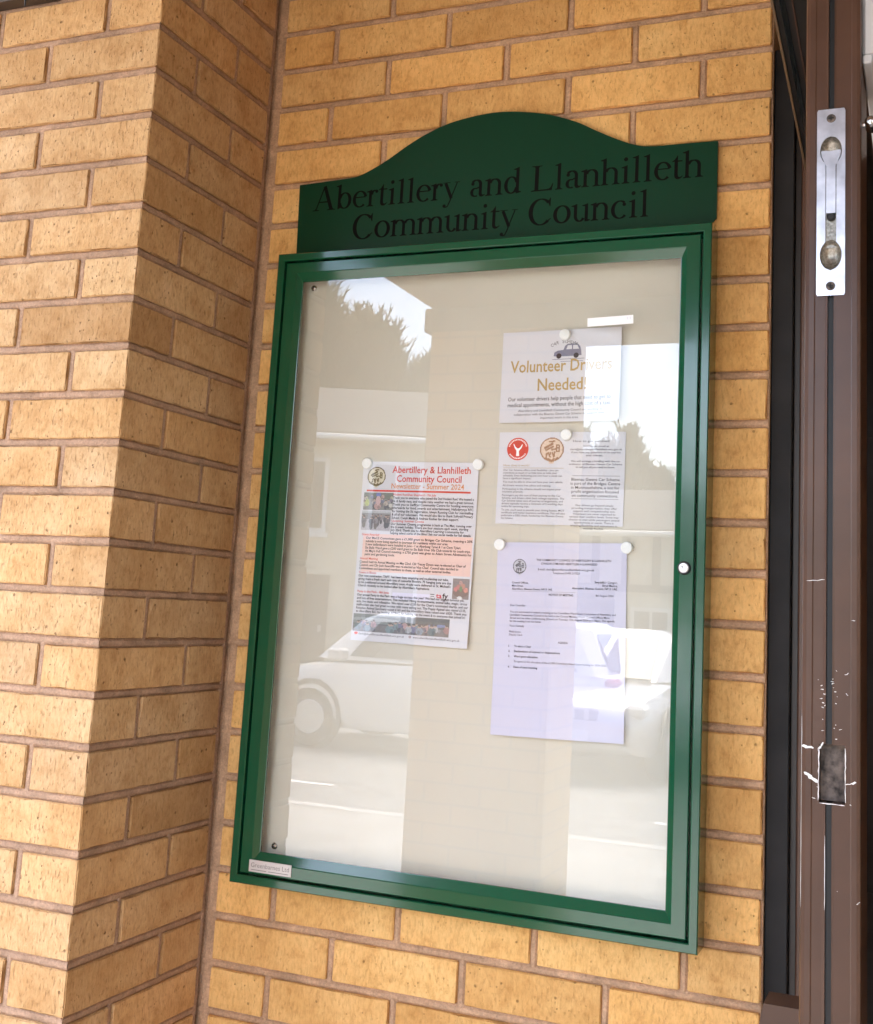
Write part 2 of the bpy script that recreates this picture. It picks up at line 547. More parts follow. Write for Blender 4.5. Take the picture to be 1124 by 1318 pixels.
BR = {}
for key, mat in (('wall', M['brick']), ('pier', M['brick_pier'])):
    BR[key, 's'] = [brick_mesh('brick', .2135, .1025, BH, mat, 10 + k) for k in range(7)]
    BR[key, 'h'] = [brick_mesh('brick', .1015, .1022, BH, mat, 40 + k) for k in range(5)]
rb = random.Random(3)


def lay(parent, key, kind, x, y, z, turn=0.0):
    o = bpy.data.objects.new('brick', rb.choice(BR[key, kind]))
    COL.objects.link(o)
    o.parent = parent
    o.location = Vector((x + rb.uniform(-.0008, .0008), y, z + rb.uniform(-.0006, .0006))) - Vector(parent.location)
    o.rotation_euler = (0, rb.uniform(-.004, .004), turn + rb.choice((0, math.pi)) + rb.uniform(-.003, .003))
    return o


def profile_joint(b, p0, p1, nrm, half, depth, wob, seed):
    """a tooled (slightly hollow) mortar joint between p0 and p1, half its width, in the plane with normal nrm"""
    rnd = random.Random(seed)
    p0, p1, nrm = Vector(p0), Vector(p1), Vector(nrm)
    d = (p1 - p0); Ln = d.length; d.normalize()
    s = d.cross(nrm).normalized()
    n = max(2, int(Ln / .018))
    prof = [(-half - .004, -.004), (-half - .0008, depth * .25), (-half * .45, depth), (half * .45, depth), (half + .0008, depth * .25), (half + .004, -.004)]
    vs = []; fs = []
    for i in range(n + 1):
        w = rnd.uniform(-wob, wob)
        for (a, e) in prof:
            vs.append(p0 + d * (Ln * i / n) + s * (a + rnd.uniform(-wob, wob) * .5) + nrm * (e + w))
    for i in range(n):
        for k in range(len(prof) - 1):
            q = i * len(prof) + k
            fs.append((q, q + 1, q + 1 + len(prof), q + len(prof)))
    b.add(vs, fs)


ROWS = range(-2, 34)
wall = thing('brick_wall', 'recessed buff brick wall that carries the green notice board', 'wall', (.45, 0, 0))
WX0 = .0185
mb = MB()
mb.box(-.0085, .0085, 0, .9135, .30, 2.748)                     # backing that shows in the joints
for i in ROWS:
    zc = ZJ(i) - .0375
    if zc < .03: continue
    seq = ['h', 's', 's', 's', 'h'] if i % 2 == 0 else ['s'] * 4
    x = WX0
    for q, k in enumerate(seq):
        w = .2155 if k == 's' else .1030
        lay(wall, 'wall', k, x + w / 2, .05125, zc)
        if q < len(seq) - 1:
            profile_joint(mb, (x + w + .005, .0065, zc - .034), (x + w + .005, .0065, zc + .034), (0, -1, 0), .0056, .0040, .0006, i * 31 + q)
        x += w + .0103
    profile_joint(mb, (.001, .0065, ZJ(i)), (.9125, .0065, ZJ(i)), (0, -1, 0), .0058, .0042, .0007, i)
profile_joint(mb, (.0092, .006, .01), (.0092, .006, 2.747), (0, -1, 0), .0085, .0042, .0009, 777)
mb.build('mortar', M['mortar'], wall)

PD = .337
pier = thing('brick_pier', 'weathered pale buff brick pier projecting at the left', 'pier', (-.5, -PD / 2, 0))
mb = MB()
mb.box(-.985, -PD + .0085, 0, -.0085, -.001, 2.748)
for i in ROWS:
    zc = ZJ(i) - .0375
    if zc < .03: continue
    if i % 2 == 0:
        x = 0.0
        lay(pier, 'pier', 's', -.1075, -PD + .05125, zc)
        lay(pier, 'pier', 's', -.05125, -.117, zc, math.pi / 2)
        joints_y = [-.2295]
        xs = -.225
    else:
        lay(pier, 'pier', 's', -.05125, -PD + .1075, zc, math.pi / 2)
        lay(pier, 'pier', 'h', -.05125, -.0608, zc)
        joints_y = [-.117]
        xs = -.1125
    xj = [xs + .005]
    x = xs
    while x - .215 > -1.0:
        lay(pier, 'pier', 's', x - .1075, -PD + .05125, zc)
        x -= .225; xj.append(x + .005)
    if x - .1025 > -1.0:
        lay(pier, 'pier', 'h', x - .05125, -PD + .05125, zc)
    for q, jx in enumerate(xj):
        profile_joint(mb, (jx, -PD + .0065, zc - .034), (jx, -PD + .0065, zc + .034), (0, -1, 0), .0056, .0032, .0007, i * 17 + q)
    for jy in joints_y:
        profile_joint(mb, (-.0070, jy, zc - .034), (-.0070, jy, zc + .034), (1, 0, 0), .0056, .0046, .0006, i * 19 + 5)
    profile_joint(mb, (-.985, -PD + .0065, ZJ(i)), (-.0030, -PD + .0065, ZJ(i)), (0, -1, 0), .0062, .0034, .0008, 500 + i)
    profile_joint(mb, (-.0068, -PD + .0030, ZJ(i)), (-.0068, -.001, ZJ(i)), (1, 0, 0), .0062, .0046, .0006, 900 + i)
profile_joint(mb, (-.0068, -.0040, .01), (-.0068, -.0040, 2.747), (1, 0, 0), .0058, .0050, .0008, 4242)
mb.build('mortar', M['mortar_pier'], pier)

# ------------------------------------------------------------------ porch and the building behind it
CX0, CY0 = -.74, -2.49
bld = thing('brick_building', 'buff brick building whose porch shelters the notice board', 'building', (0, 4, 0))
b = MB()
b.box(-9, -PD + .01, 0, -1.003, 8, 5.6)
b.box(-1.003, .31, 2.76, 8, 8, 5.6)
b.box(-1.003, -PD + .01, 2.90, 8, .31, 5.6)
b.box(-.985, .001, 0, -.0095, .3, 2.748)
b.box(2.25, .0, 0, 8, 8, 2.755)
b.box(2.30, CY0 - .30, 0, 2.60, -.0005, 2.749)  # unseen side wall, added to darken the pier side and left bevel
b.build('walls_and_added_screen', M['brickwork'], bld)
b = MB()
b.add([(-9.4, -.9, 5.5), (8.4, -.9, 5.5), (8.4, 4, 8.0), (-9.4, 4, 8.0), (-9.4, 8.6, 5.5), (8.4, 8.6, 5.5),
       (-9.4, -.9, 5.62), (8.4, -.9, 5.62), (8.4, 4, 8.12), (-9.4, 4, 8.12), (-9.4, 8.6, 5.62), (8.4, 8.6, 5.62)],
      [(0, 1, 2, 3), (3, 2, 5, 4), (6, 7, 8, 9), (9, 8, 11, 10), (0, 1, 7, 6), (4, 5, 11, 10), (0, 6, 9, 3), (3, 9, 10, 4), (1, 7, 8, 2), (2, 8, 11, 5)])
b.build('roof', plain('roof_tiles', (.10, .08, .075), rough=.8, noise=.3, nscale=4), bld)
b = MB()                                        # the hall behind the door
b.box(.62, .32, 0, .70, 6, 2.755); b.box(.70, 5.9, 0, 2.25, 6, 2.755); b.box(.62, .32, 2.755, 2.25, 6, 2.759)
b.build('hall_lining', M['interior'], bld)

porch = thing('porch_canopy', 'flat porch canopy over the entrance, its edge mirrored in the glass', 'canopy', (1.2, -1.5, 2.75))
b = MB(); b.box(CX0, CY0 - .34, 2.75, 3.1, -.003, 2.86)
b.box(CX0, -PD - .02, 2.7502, -.5, -.34, 2.86)
b.build('ceiling_slab', M['ceiling'], porch)
b = MB(); b.box(CX0 - .03, CY0 - .36, 2.652, 3.13, CY0 - .005, 2.749, b=.004); b.build('front_beam', M['beam'], porch)
b = MB(); b.box(CX0 - .04, CY0 - .40, 2.862, 3.2, -PD - .01, 3.0, b=.004); b.build('roof_deck', M['beam'], porch)


def pillar(x, y, lab):
    p = thing('brick_pillar', lab, 'pillar', (x + .28, y - .17, 0))
    b = MB(); b.box(x, y - .337, 0, x + .5525, y, 2.65, b=.003)
    b.build('brick_shaft', M['brickwork'], p)
    b = MB(); b.box(x - .02, y - .357, .0, x + .5725, y + .02, .12, b=.01)
    b.build('plinth', KERBM, p)


pillar(CX0 + .006, CY0 - .004, 'brick porch pillar at the street corner beside the pier')
pillar(1.0, CY0 - .004, 'added unseen brick pillar that blocks the sky from the left frame bevel')  # added out of view so the left bevel mirrors dark brick, not sky


fas = thing('fascia_trim', 'dark brown board fixed across the top of the left pier', 'fascia', (-.6, -PD - .02, 2.53))
b = MB(); b.box(-1.0, -PD - .03, 2.522, -.205, -PD + .001, 2.70, b=.003)
b.build('board', M['darkbrown'], fas)
b = MB(); b.tube([(-.258, -PD - .030, 2.523), (-.256, -PD - .029, 2.514), (-.257, -PD - .028, 2.505)], [.003, .0016, .0006], n=5)
b.build('cobweb_tuft', M['black'], fas)

# ------------------------------------------------------------------ notice board
X0, X1, Z0, Z1, D = .072, .8325, 1.0955, 2.153, .05
nb = thing('notice_board', 'tall green metal notice board with arched header and glazed door', 'notice board', ((X0 + X1) / 2, 0, Z0))


def rail(name, side, prof, mat, parent):
    """mitred rail; prof = [(offset at the sides, offset at top and bottom, y)]"""
    b = MB(); ring = []
    for (o, p, y) in prof:
        a = {'l': ((X0 + o, y, Z0 + p), (X0 + o, y, Z1 - p)), 'r': ((X1 - o, y, Z0 + p), (X1 - o, y, Z1 - p)),
             't': ((X0 + o, y, Z1 - p), (X1 - o, y, Z1 - p)), 'b': ((X0 + o, y, Z0 + p), (X1 - o, y, Z0 + p))}[side]
        ring.append(a)
    vs = [p for a in ring for p in a]
    n = len(ring)
    fs = [(2 * k, 2 * k + 1, 2 * ((k + 1) % n) + 1, 2 * ((k + 1) % n)) for k in range(n)]
    fs += [tuple(range(0, 2 * n, 2)), tuple(range(2 * n - 1, 0, -2))]
    b.add(vs, fs)
    return b.build(name, mat, parent)


case_prof = [(o, o, y) for o, y in [(0, .004), (0, -D + .0015), (.0015, -D), (.0120, -D), (.0135, -D + .0015), (.0135, .004)]]
door_prof = [(.0168, .0168, -.020), (.0168, .0168, -D + .0035), (.0182, .0182, -D + .0022), (.0380, .0352, -D + .0022), (.0392, .0366, -D + .0032),
             (.0472, .0496, -.0402), (.0482, .0506, -.0398), (.0482, .0506, -.0370), (.03, .03, -.020)]
for s in 'lrtb':
    rail('case_rail', s, case_prof, M['green'], nb)
for s in 'lrtb':
    rail('door_rail', s, door_prof, M['green'], nb)
b = MB(); b.box(X0 + .0136, -.0134, Z0 + .0136, X1 - .0136, -.004, Z1 - .0136)
b.build('back_panel', M['board'], nb)
b = MB(); b.box(X0 + .046, -.0398, Z0 + .046, X1 - .046, -.0372, Z1 - .046)
b.build('glass_pane', M['glass'], nb)

# header with its ogee top
HX0, HX1 = .0787, .8314
pts = [(HX0, 2.2958)]
import bisect
H = [(.0787, 2.2958), (.1327, 2.2978), (.1800, 2.2998), (.2010, 2.3030), (.2240, 2.3120), (.2544, 2.3275), (.2900, 2.3490), (.3266, 2.3674),
     (.3699, 2.3823), (.4271, 2.3908), (.4767, 2.3905), (.5396, 2.3795), (.5946, 2.3597), (.6300, 2.3405), (.6600, 2.3245), (.6870, 2.3120),
     (.7080, 2.3050), (.7266, 2.3026), (.7643, 2.3018), (.8314, 2.3005)]


def catmull(P, n=5):
    out = []
    for i in range(len(P) - 1):
        p0, p1, p2, p3 = P[max(i - 1, 0)], P[i], P[i + 1], P[min(i + 2, len(P) - 1)]
        for k in range(n):
            t = k / n
            out.append(tuple(.5 * (2 * p1[a] + (p2[a] - p0[a]) * t + (2 * p0[a] - 5 * p1[a] + 4 * p2[a] - p3[a]) * t * t
                                   + (3 * p1[a] - p0[a] - 3 * p2[a] + p3[a]) * t ** 3) for a in (0, 1)))
    out.append(P[-1])
    return out


outline = [(HX0 + .004, 2.156)] + catmull(H) + [(HX1, 2.174), (HX1 - .010, 2.163), (HX1 - .010, 2.156)]
b = MB(); b.prism_y(outline, -.0045, -.0078)
hdr = b.build('header_panel', M['header'], nb)

# ---- serif lettering for the header, drawn stroke by stroke
HAIR, STEM = .030, .088


def arc(cx, cy, rx, ry, a0, a1, w0=HAIR, w1=STEM, p=1.4, n=22):
    """stroke along an ellipse, thick at the sides and thin at top and bottom"""
    L = []; Rr = []
    for k in range(n + 1):
        a = math.radians(a0 + (a1 - a0) * k / n)
        w = w0 + (w1 - w0) * abs(math.cos(a)) ** p
        c, s = math.cos(a), math.sin(a)
        nl = math.hypot(c / rx, s / ry) or 1
        nx, ny = c / rx / nl, s / ry / nl
        L.append((cx + rx * c + nx * w / 2, cy + ry * s + ny * w / 2))
        Rr.append((cx + rx * c - nx * w / 2, cy + ry * s - ny * w / 2))
    return ('strip', L, Rr)


def stroke(pts, ws):
    L = []; Rr = []
    for k, p in enumerate(pts):
        q0, q1 = pts[max(k - 1, 0)], pts[min(k + 1, len(pts) - 1)]
        dx, dy = q1[0] - q0[0], q1[1] - q0[1]
        l = math.hypot(dx, dy) or 1
        w = ws[k] if isinstance(ws, (list, tuple)) else ws
        L.append((p[0] - dy / l * w / 2, p[1] + dx / l * w / 2)); Rr.append((p[0] + dy / l * w / 2, p[1] - dx / l * w / 2))
    return ('strip', L, Rr)


def poly(*p): return ('poly', list(p))


def foot(xl, xr, y=0, s=.058): return poly((xl - s, y), (xr + s, y), (xr + s, y + .016), (xr + .012, y + .03), (xr, y + .06), (xl, y + .06), (xl - .012, y + .03), (xl - s, y + .016))


def head(xl, xr, y, s=.058): return poly((xl - s, y - .016), (xl - s, y), (xr + s, y), (xr + s, y - .016), (xr + .012, y - .03), (xr, y - .06), (xl, y - .06), (xl - .012, y - .03))


def flag(xl, xr, t): return poly((xl - .072, t - .058), (xl - .072, t - .045), (xr - .01, t), (xr, t), (xr, t - .10), (xl, t - .10), (xl, t - .072))


def rect(x0, y0, x1, y1): return poly((x0, y0), (x1, y0), (x1, y1), (x0, y1))


def ball(x, y, r, n=14): return poly(*[(x + r * math.cos(2 * math.pi * k / n), y + r * math.sin(2 * math.pi * k / n)) for k in range(n)])


XH, AS = .455, .683
SW = .084


def stem(x, top, ft=True, fl=True):
    g = [rect(x, .03, x + SW, top - .06)]
    if ft: g.append(foot(x, x + SW))
    if fl: g.append(flag(x, x + SW, top))
    return g


def arch(xs, xe):
    """from a stem ending at xs over to a stem whose left side is xe"""
    cxx = (xs + xe + SW / 2) / 2
    rx = (xe + SW / 2 - xs) / 2
    return [arc(cxx - .006, .30, rx + .006, .125, 165, 0, HAIR * .9, SW, 1.0), rect(xe, .03, xe + SW, .302), foot(xe, xe + SW)]


G = {
    ' ': (.25, []),
    'l': (.278, stem(.097, AS)),
    'i': (.278, stem(.097, XH) + [ball(.135, .61, .052)]),
    'h': (.5, stem(.060, AS) + arch(.144, .352)),
    'n': (.5, stem(.060, XH) + arch(.144, .352)),
    'm': (.778, stem(.055, XH) + arch(.139, .340) + arch(.424, .628)),
    'u': (.5, [rect(.062, .16, .062 + SW, XH - .05), flag(.062, .062 + SW, XH), arc(.215, .16, .112, .145, 180, 330, HAIR, SW, 1.0),
               rect(.345, .0, .345 + SW, XH - .05), flag(.345, .345 + SW, XH), poly((.345, .0), (.345 + SW, 0), (.49, .026), (.49, .042), (.43, .05))]),
    'r': (.333, stem(.060, XH) + [arc(.235, .28, .105, .15, 165, 70, HAIR, SW, 1.0), ball(.283, .400, .046)]),
    'b': (.5, [rect(.062, .02, .062 + SW, AS - .06), flag(.062, .062 + SW, AS), poly((.062, 0), (.085, 0), (.146, .05), (.146, .09), (.062, .09)),
               arc(.268, .225, .158, .212, -160, 160, HAIR, SW + .01)]),
    'd': (.5, [rect(.344, .03, .344 + SW, AS - .06), flag(.344, .344 + SW, AS), poly((.344, .0), (.40, .0), (.49, .026), (.49, .042), (.428, .06), (.344, .1)),
               arc(.222, .225, .152, .212, 20, 340, HAIR, SW + .01)]),
    'o': (.5, [arc(.25, .225, .182, .215, 0, 360, HAIR, SW + .016, n=34)]),
    'c': (.444, [arc(.245, .225, .178, .215, 52, 318, HAIR, SW + .012, n=28), ball(.352, .350, .045)]),
    'e': (.444, [arc(.235, .225, .172, .215, 16, 316, HAIR, SW + .008, n=30), rect(.085, .262, .40, .290)]),
    'a': (.444, [arc(.195, .330, .118, .112, 150, 0, HAIR, SW, 1.0), ball(.098, .350, .046), rect(.271, .10, .271 + SW, .332),
                 poly((.271, .12), (.271, .06), (.30, .005), (.345, -.008), (.40, .006), (.442, .038), (.442, .06), (.40, .045), (.372, .052), (.355, .085), (.355, .12)),
                 arc(.175, .12, .098, .105, 70, 300, HAIR, SW), stroke([(.205, .216), (.245, .240), (.29, .262)], [HAIR, .034, .034])]),
    't': (.278, [rect(.070, .10, .070 + SW, .455), poly((.013, .422), (.013, .440), (.07, .475), (.12, .54), (.145, .582), (.154, .582), (.154, .45)), rect(.10, .424, .262, .455),
                 poly((.07, .12), (.07, .07), (.09, .018), (.135, -.01), (.19, -.008), (.24, .02), (.277, .062), (.266, .075), (.23, .048), (.19, .042), (.162, .062), (.154, .12))]),
    'y': (.5, [stroke([(.075, .435), (.255, .02)], [SW, SW]), stroke([(.405, .435), (.285, .13), (.215, -.06), (.165, -.165)], [.032, .032, .034, .03]),
               arc(.095, -.150, .075, .055, -20, -130, .03, .03), ball(.062, -.170, .046), poly((.005, .438), (.005, .455), (.21, .455), (.21, .438)), poly((.33, .438), (.33, .455), (.478, .455), (.478, .438))]),
    'A': (.722, [stroke([(.345, .655), (.115, .02)], [.034, .034]), stroke([(.352, .674), (.585, .02)], [.098, .104]), rect(.20, .218, .50, .252),
                 foot(.098, .130, s=.085), foot(.535, .635, s=.075)]),
    'L': (.611, [rect(.105, .03, .208, .632), head(.105, .208, .662, s=.09), poly((.012, 0), (.565, 0), (.60, .175), (.578, .178), (.535, .085), (.49, .05), (.42, .036), (.208, .036), (.10, .036), (.05, .03), (.012, .018))]),
    'C': (.667, [arc(.352, .330, .270, .330, 44, 316, HAIR, .118, n=34), poly((.585, .462), (.606, .462), (.610, .676), (.588, .676), (.572, .640), (.520, .600), (.535, .565)),
                 poly((.520, .098), (.545, .070), (.632, .140), (.620, .155))]),
}


def letter_line(txt, x0, x1, base, cap, y, mat, parent, name='letter'):
    sy = cap / .662
    tot = sum(G[c][0] for c in txt)
    sx = (x1 - x0) / tot
    x = x0; lift = 0
    for c in txt:
        if not G[c][1]:
            x += G[c][0] * sx; continue
        b = MB()
        for prim in G[c][1]:
            lift = (lift + 1) % 7
            yy = y - lift * .00004
            t = lambda p: (x + p[0] * sx, yy, base + p[1] * sy)
            if prim[0] == 'poly':
                b.add([t(p) for p in prim[1]], [tuple(range(len(prim[1])))])
            else:
                L_, R_ = prim[1], prim[2]; n = len(L_)
                b.add([t(p) for p in L_] + [t(p) for p in R_], [(k, k + 1, n + k + 1, n + k) for k in range(n - 1)])
        b.build(name, mat, parent)
        x += G[c][0] * sx


letter_line('Abertillery and Llanhilleth', .1085, .8095, 2.2435, .0445, -.0080, M['letter'], hdr)
letter_line('Community Council', .1915, .7255, 2.1850, .0445, -.0080, M['letter'], hdr)

# lock, board screws, maker's plate
lk = MB(); LX, LZ = .8015, 1.628
lk.lathe_y(LX, LZ, [(.0098, -D + .0030), (.0098, -D - .0005), (.0088, -D - .0016), (.0074, -D - .0016), (.0072, -D - .0004)], 28)
lock = lk.build('lock', M['black'], nb, smooth=True)
lk = MB(); lk.lathe_y(LX, LZ, [(.0073, -D), (.0073, -D - .0022), (.0062, -D - .0034), (.003, -D - .0038), (.0003, -D - .0039)], 28)
lk.build('lock_barrel', M['lockwhite'], lock, smooth=True)
lk = MB(); lk.box(LX - .0030, -D - .0041, LZ + .0010, LX + .0004, -D - .0036, LZ + .0024); lk.box(LX - .0014, -D - .0041, LZ - .0012, LX - .0004, -D - .0036, LZ + .0009)
lk.build('keyhole', M['ink_grey'], lock)
for (sx_, sz_) in ((.1278, 2.0983), (.1311, 1.1523), (.7775, 2.0983 + .1), (.7775, 1.04)):
    if sz_ > 2.11 or sz_ < 1.1: continue
    b = MB(); b.lathe_y(sx_, sz_, [(.0056, -.0134), (.0056, -.0152), (.0040, -.0170), (.0012, -.0176)], 18)
    s_ = b.build('panel_screw', M['chrome'], nb, smooth=True)
    b = MB(); b.box(sx_ - .0028, -.0180, sz_ - .0006, sx_ + .0028, -.0171, sz_ + .0006); b.box(sx_ - .0006, -.0180, sz_ - .0028, sx_ + .0006, -.0171, sz_ + .0028)
    b.build('screw_slot', M['black'], s_)
b = MB(); b.box(.1068, -D + .0022, 1.1160, .1850, -D + .0008, 1.1345, b=.0004)
plate = b.build('maker_plate', M['plate'], nb)

# ------------------------------------------------------------------ printed sheets
TEXT = []       # queued lines of type


class Paper:
    def __init__(s, name, label, tl, w, h, rot, mat, bulge, y0=-.0140, nx=14, ny=18, cat='notice'):
        s.tl = tl; s.w = w; s.h = h; s.c, s.sn = math.cos(rot), math.sin(rot); s.bulge = bulge; s.y0 = y0
        b = MB(); t = .00012
        g = [s.map(w * i / nx, h * j / ny, 0) for j in range(ny + 1) for i in range(nx + 1)]
        g2 = [(x, y + t, z) for x, y, z in g]
        b.add(g, [(j * (nx + 1) + i, j * (nx + 1) + i + 1, (j + 1) * (nx + 1) + i + 1, (j + 1) * (nx + 1) + i) for j in range(ny) for i in range(nx)])
        b.add(g2, [(j * (nx + 1) + i, (j + 1) * (nx + 1) + i, (j + 1) * (nx + 1) + i + 1, j * (nx + 1) + i + 1) for j in range(ny) for i in range(nx)])
        me = bpy.data.meshes.new(name); me.from_pydata(b.v, [], b.f); me.materials.append(mat)
        me.polygons.foreach_set('use_smooth', [True] * len(me.polygons))
        s.o = bpy.data.objects.new(name, me); COL.objects.link(s.o)
        tag(s.o, label, cat)

    def map(s, u, v, lift):
        """u right and v down from the top left corner, in metres"""
        x = s.tl[0] + u * s.c + v * s.sn
        z = s.tl[1] + u * s.sn - v * s.c
        return (x, s.y0 - s.bulge(u / s.w, v / s.h) - lift, z)

    def part(s, name, b2, mats, lift=.00022):
        """b2: MB whose verts are (u, v, extra lift) in fractions of the sheet"""
        b2.v = [s.map(u * s.w, v * s.h, lift + e) for u, v, e in b2.v]
        return b2.build(name, mats, s.o)

    def panel(s, name, u0, v0, u1, v1, mat, n=6, lift=.00015):
        b = MB()
        b.add([(u0 + (u1 - u0) * i / n, v0 + (v1 - v0) * j / n, 0) for j in range(n + 1) for i in range(n + 1)],
              [(j * (n + 1) + i, j * (n + 1) + i + 1, (j + 1) * (n + 1) + i + 1, (j + 1) * (n + 1) + i) for j in range(n) for i in range(n)])
        return s.part(name, b, mat, lift)

    def text(s, part, mat, body, size, u, v, u1=None, align='L', bold=0.0):
        """size in mm (em); v = baseline; u..u1 = fitted width, or anchored at u"""
        TEXT.append(dict(paper=s, part=part, mat=mat, body=body, size=size / 1000, u=u, v=v, u1=u1, align=align, bold=bold))

    def picture(s, name, u0, v0, u1, v1, nx, ny, fn, mask=None, lift=.00030):
        b = MB(); cols = []
        vs = [(u0 + (u1 - u0) * i / nx, v0 + (v1 - v0) * j / ny, 0) for j in range(ny + 1) for i in range(nx + 1)]
        fs = []
        for j in range(ny):
            for i in range(nx):
                a, c = (i + .5) / nx, (j + .5) / ny
                if mask and not mask(a, c): continue
                fs.append((j * (nx + 1) + i, j * (nx + 1) + i + 1, (j + 1) * (nx + 1) + i + 1, (j + 1) * (nx + 1) + i)); cols.append(fn(a, c))
        me = bpy.data.meshes.new(name)
        me.from_pydata([s.map(u * s.w, v * s.h, lift) for u, v, _ in vs], [], fs)
        me.materials.append(M['picture'])
        at = me.color_attributes.new('Col', 'FLOAT_COLOR', 'CORNER')
        k = 0
        for f, c in zip(me.polygons, cols):
            for _ in range(f.loop_total):
                at.data[k].color = (*c, 1); k += 1
        o = bpy.data.objects.new(name, me); COL.objects.link(o); o.parent = s.o
        return o


def flush_text():
    objs = []
    for t in TEXT:
        cu = bpy.data.curves.new('t', 'FONT'); cu.body = t['body']; cu.size = 1.0; cu.resolution_u = 2
        cu.offset = t['bold']
        o = bpy.data.objects.new('t', cu); COL.objects.link(o); objs.append(o)
    bpy.context.view_layer.update()
    dg = bpy.context.evaluated_depsgraph_get()
    acc = {}
    for t, o in zip(TEXT, objs):
        me = bpy.data.meshes.new_from_object(o.evaluated_get(dg))
        vs = [v.co.copy() for v in me.vertices]
        if vs:
            p = t['paper']
            xa, xb = min(v.x for v in vs), max(v.x for v in vs)
            sy = t['size'] / p.h; sx = t['size'] / p.w
            if t['u1'] is not None:
                sx = (t['u1'] - t['u']) / (xb - xa)
            wdt = (xb - xa) * sx
            u0 = {'L': t['u'], 'C': t['u'] - wdt / 2, 'R': t['u'] - wdt}[t['align'] if t['u1'] is None else 'L']
            key = (id(p), t['part'], t['mat'].name)
            if key not in acc: acc[key] = (p, t['part'], t['mat'], MB())
            acc[key][3].add([(u0 + (v.x - xa) * sx, t['v'] - v.y * sy, 0) for v in vs], [tuple(f.vertices) for f in me.polygons])
        bpy.data.meshes.remove(me)
    for o in objs:
        cu = o.data; bpy.data.objects.remove(o); bpy.data.curves.remove(cu)
    for p, part, mat, b in acc.values():
        if hasattr(p, 'part'): p.part(part, b, mat, .00036)
    TEXT.clear()


def blobs(seed, bgf, items):
    """a small printed photograph: background colour function plus ellipses (x, y, rx, ry, colour)"""
    rnd = random.Random(seed)

    def fn(a, c):
        col = bgf(a, c)
        for (x, y, rx, ry, k) in items:
            if ((a - x) / rx) ** 2 + ((c - y) / ry) ** 2 < 1: col = k
        j = rnd.uniform(.82, 1.15)
        return tuple(min(1, max(0, (q * j) * .72 + .13)) for q in col)  # pale lift in the colours imitates the haze of the glass
    return fn


def crest_fn(line, fill, seed):
    rnd = random.Random(seed)
    marks = []
    for (x0, y0, x1, y1, w) in ((.22, .40, .52, .24, .045), (.26, .48, .56, .34, .035), (.50, .46, .66, .44, .035), (.70, .28, .70, .52, .03), (.72, .28, .80, .30, .03), (.80, .30, .80, .52, .03),
                                (.72, .40, .80, .40, .03), (.72, .52, .80, .52, .03), (.30, .60, .28, .72, .035), (.36, .58, .44, .74, .03), (.44, .58, .42, .72, .03), (.52, .58, .60, .72, .035),
                                (.62, .56, .58, .72, .035), (.38, .82, .50, .90, .04), (.50, .90, .60, .82, .04), (.24, .78, .34, .84, .03), (.66, .84, .76, .76, .03), (.40, .16, .60, .14, .03)):
        marks.append((x0, y0, x1, y1, w))

    def fn(a, c):
        dx, dy = (a - .5) / .5, (c - .46) / .46
        r = math.hypot(dx, dy)
        if .90 < r <= 1.0: return line
        for (x0, y0, x1, y1, w) in marks:
            vx, vy = x1 - x0, y1 - y0
            t = max(0, min(1, ((a - x0) * vx + (c - y0) * vy) / (vx * vx + vy * vy)))
            if math.hypot(a - x0 - t * vx, c - y0 - t * vy) < w: return line
        j = rnd.uniform(.9, 1.08)
        return tuple(min(1, q * j) for q in fill)
    return fn


def crest_mask(a, c):
    return math.hypot((a - .5) / .5, (c - .46) / .46) <= 1.0 or math.hypot((a - .5) / .12, (c - .93) / .07) < 1


# ---- newsletter
nl = Paper('newsletter', 'colour newsletter with red heading and small photographs pinned at left', (.2490, 1.7895), .2095, .297, math.radians(-.6), M['paper'],
           lambda a, c: .0006 + .0065 * (c ** 2) * a + .0018 * math.sin(c * 6 + 1) ** 2 * a + .001 * math.sin(a * 4) * c, cat='newsletter')
nl.text('title_print', M['ink_red'], 'Abertillery & Llanhilleth', 16, .262, .062, .935, bold=.012)
nl.text('title_print', M['ink_red'], 'Community Council', 16, .305, .112, .862, bold=.012)
nl.text('subtitle_print', M['ink_orange'], 'Newsletter - Summer 2024', 12.5, .262, .150, .888, bold=.012)
nl.panel('red_rule', .045, .160, .945, .170, M['ink_red'])
nl.picture('crest', .045, .030, .205, .148, 34, 36, crest_fn((.17, .13, .06), (.66, .60, .46), 1), crest_mask)
SKN = (.50, .34, .27)


def crowd(seed, n, y0, y1, pal, sz):
    """small standing figures, back row first"""
    rnd = random.Random(seed); out = []
    for k in range(n):
        y = y0 + (y1 - y0) * k / n + rnd.uniform(-.03, .03); x = rnd.uniform(.02, .98); q = sz * (.7 + .6 * k / n) * rnd.uniform(.8, 1.2)
        c = rnd.choice(pal); d = rnd.choice(((.05, .05, .07), (.10, .09, .10), (.14, .12, .11)))
        out += [(x, y + q * 1.3, q * .30, q * 1.1, d), (x, y + q * .25, q * .45, q * .75, c), (x + rnd.uniform(-.2, .2) * q, y + q * .5, q * .16, q * .4, tuple(v * .6 for v in c)), (x, y - q * .62, q * .22, q * .30, SKN), (x, y - q * .80, q * .22, q * .18, (.07, .05, .04))]
    return out


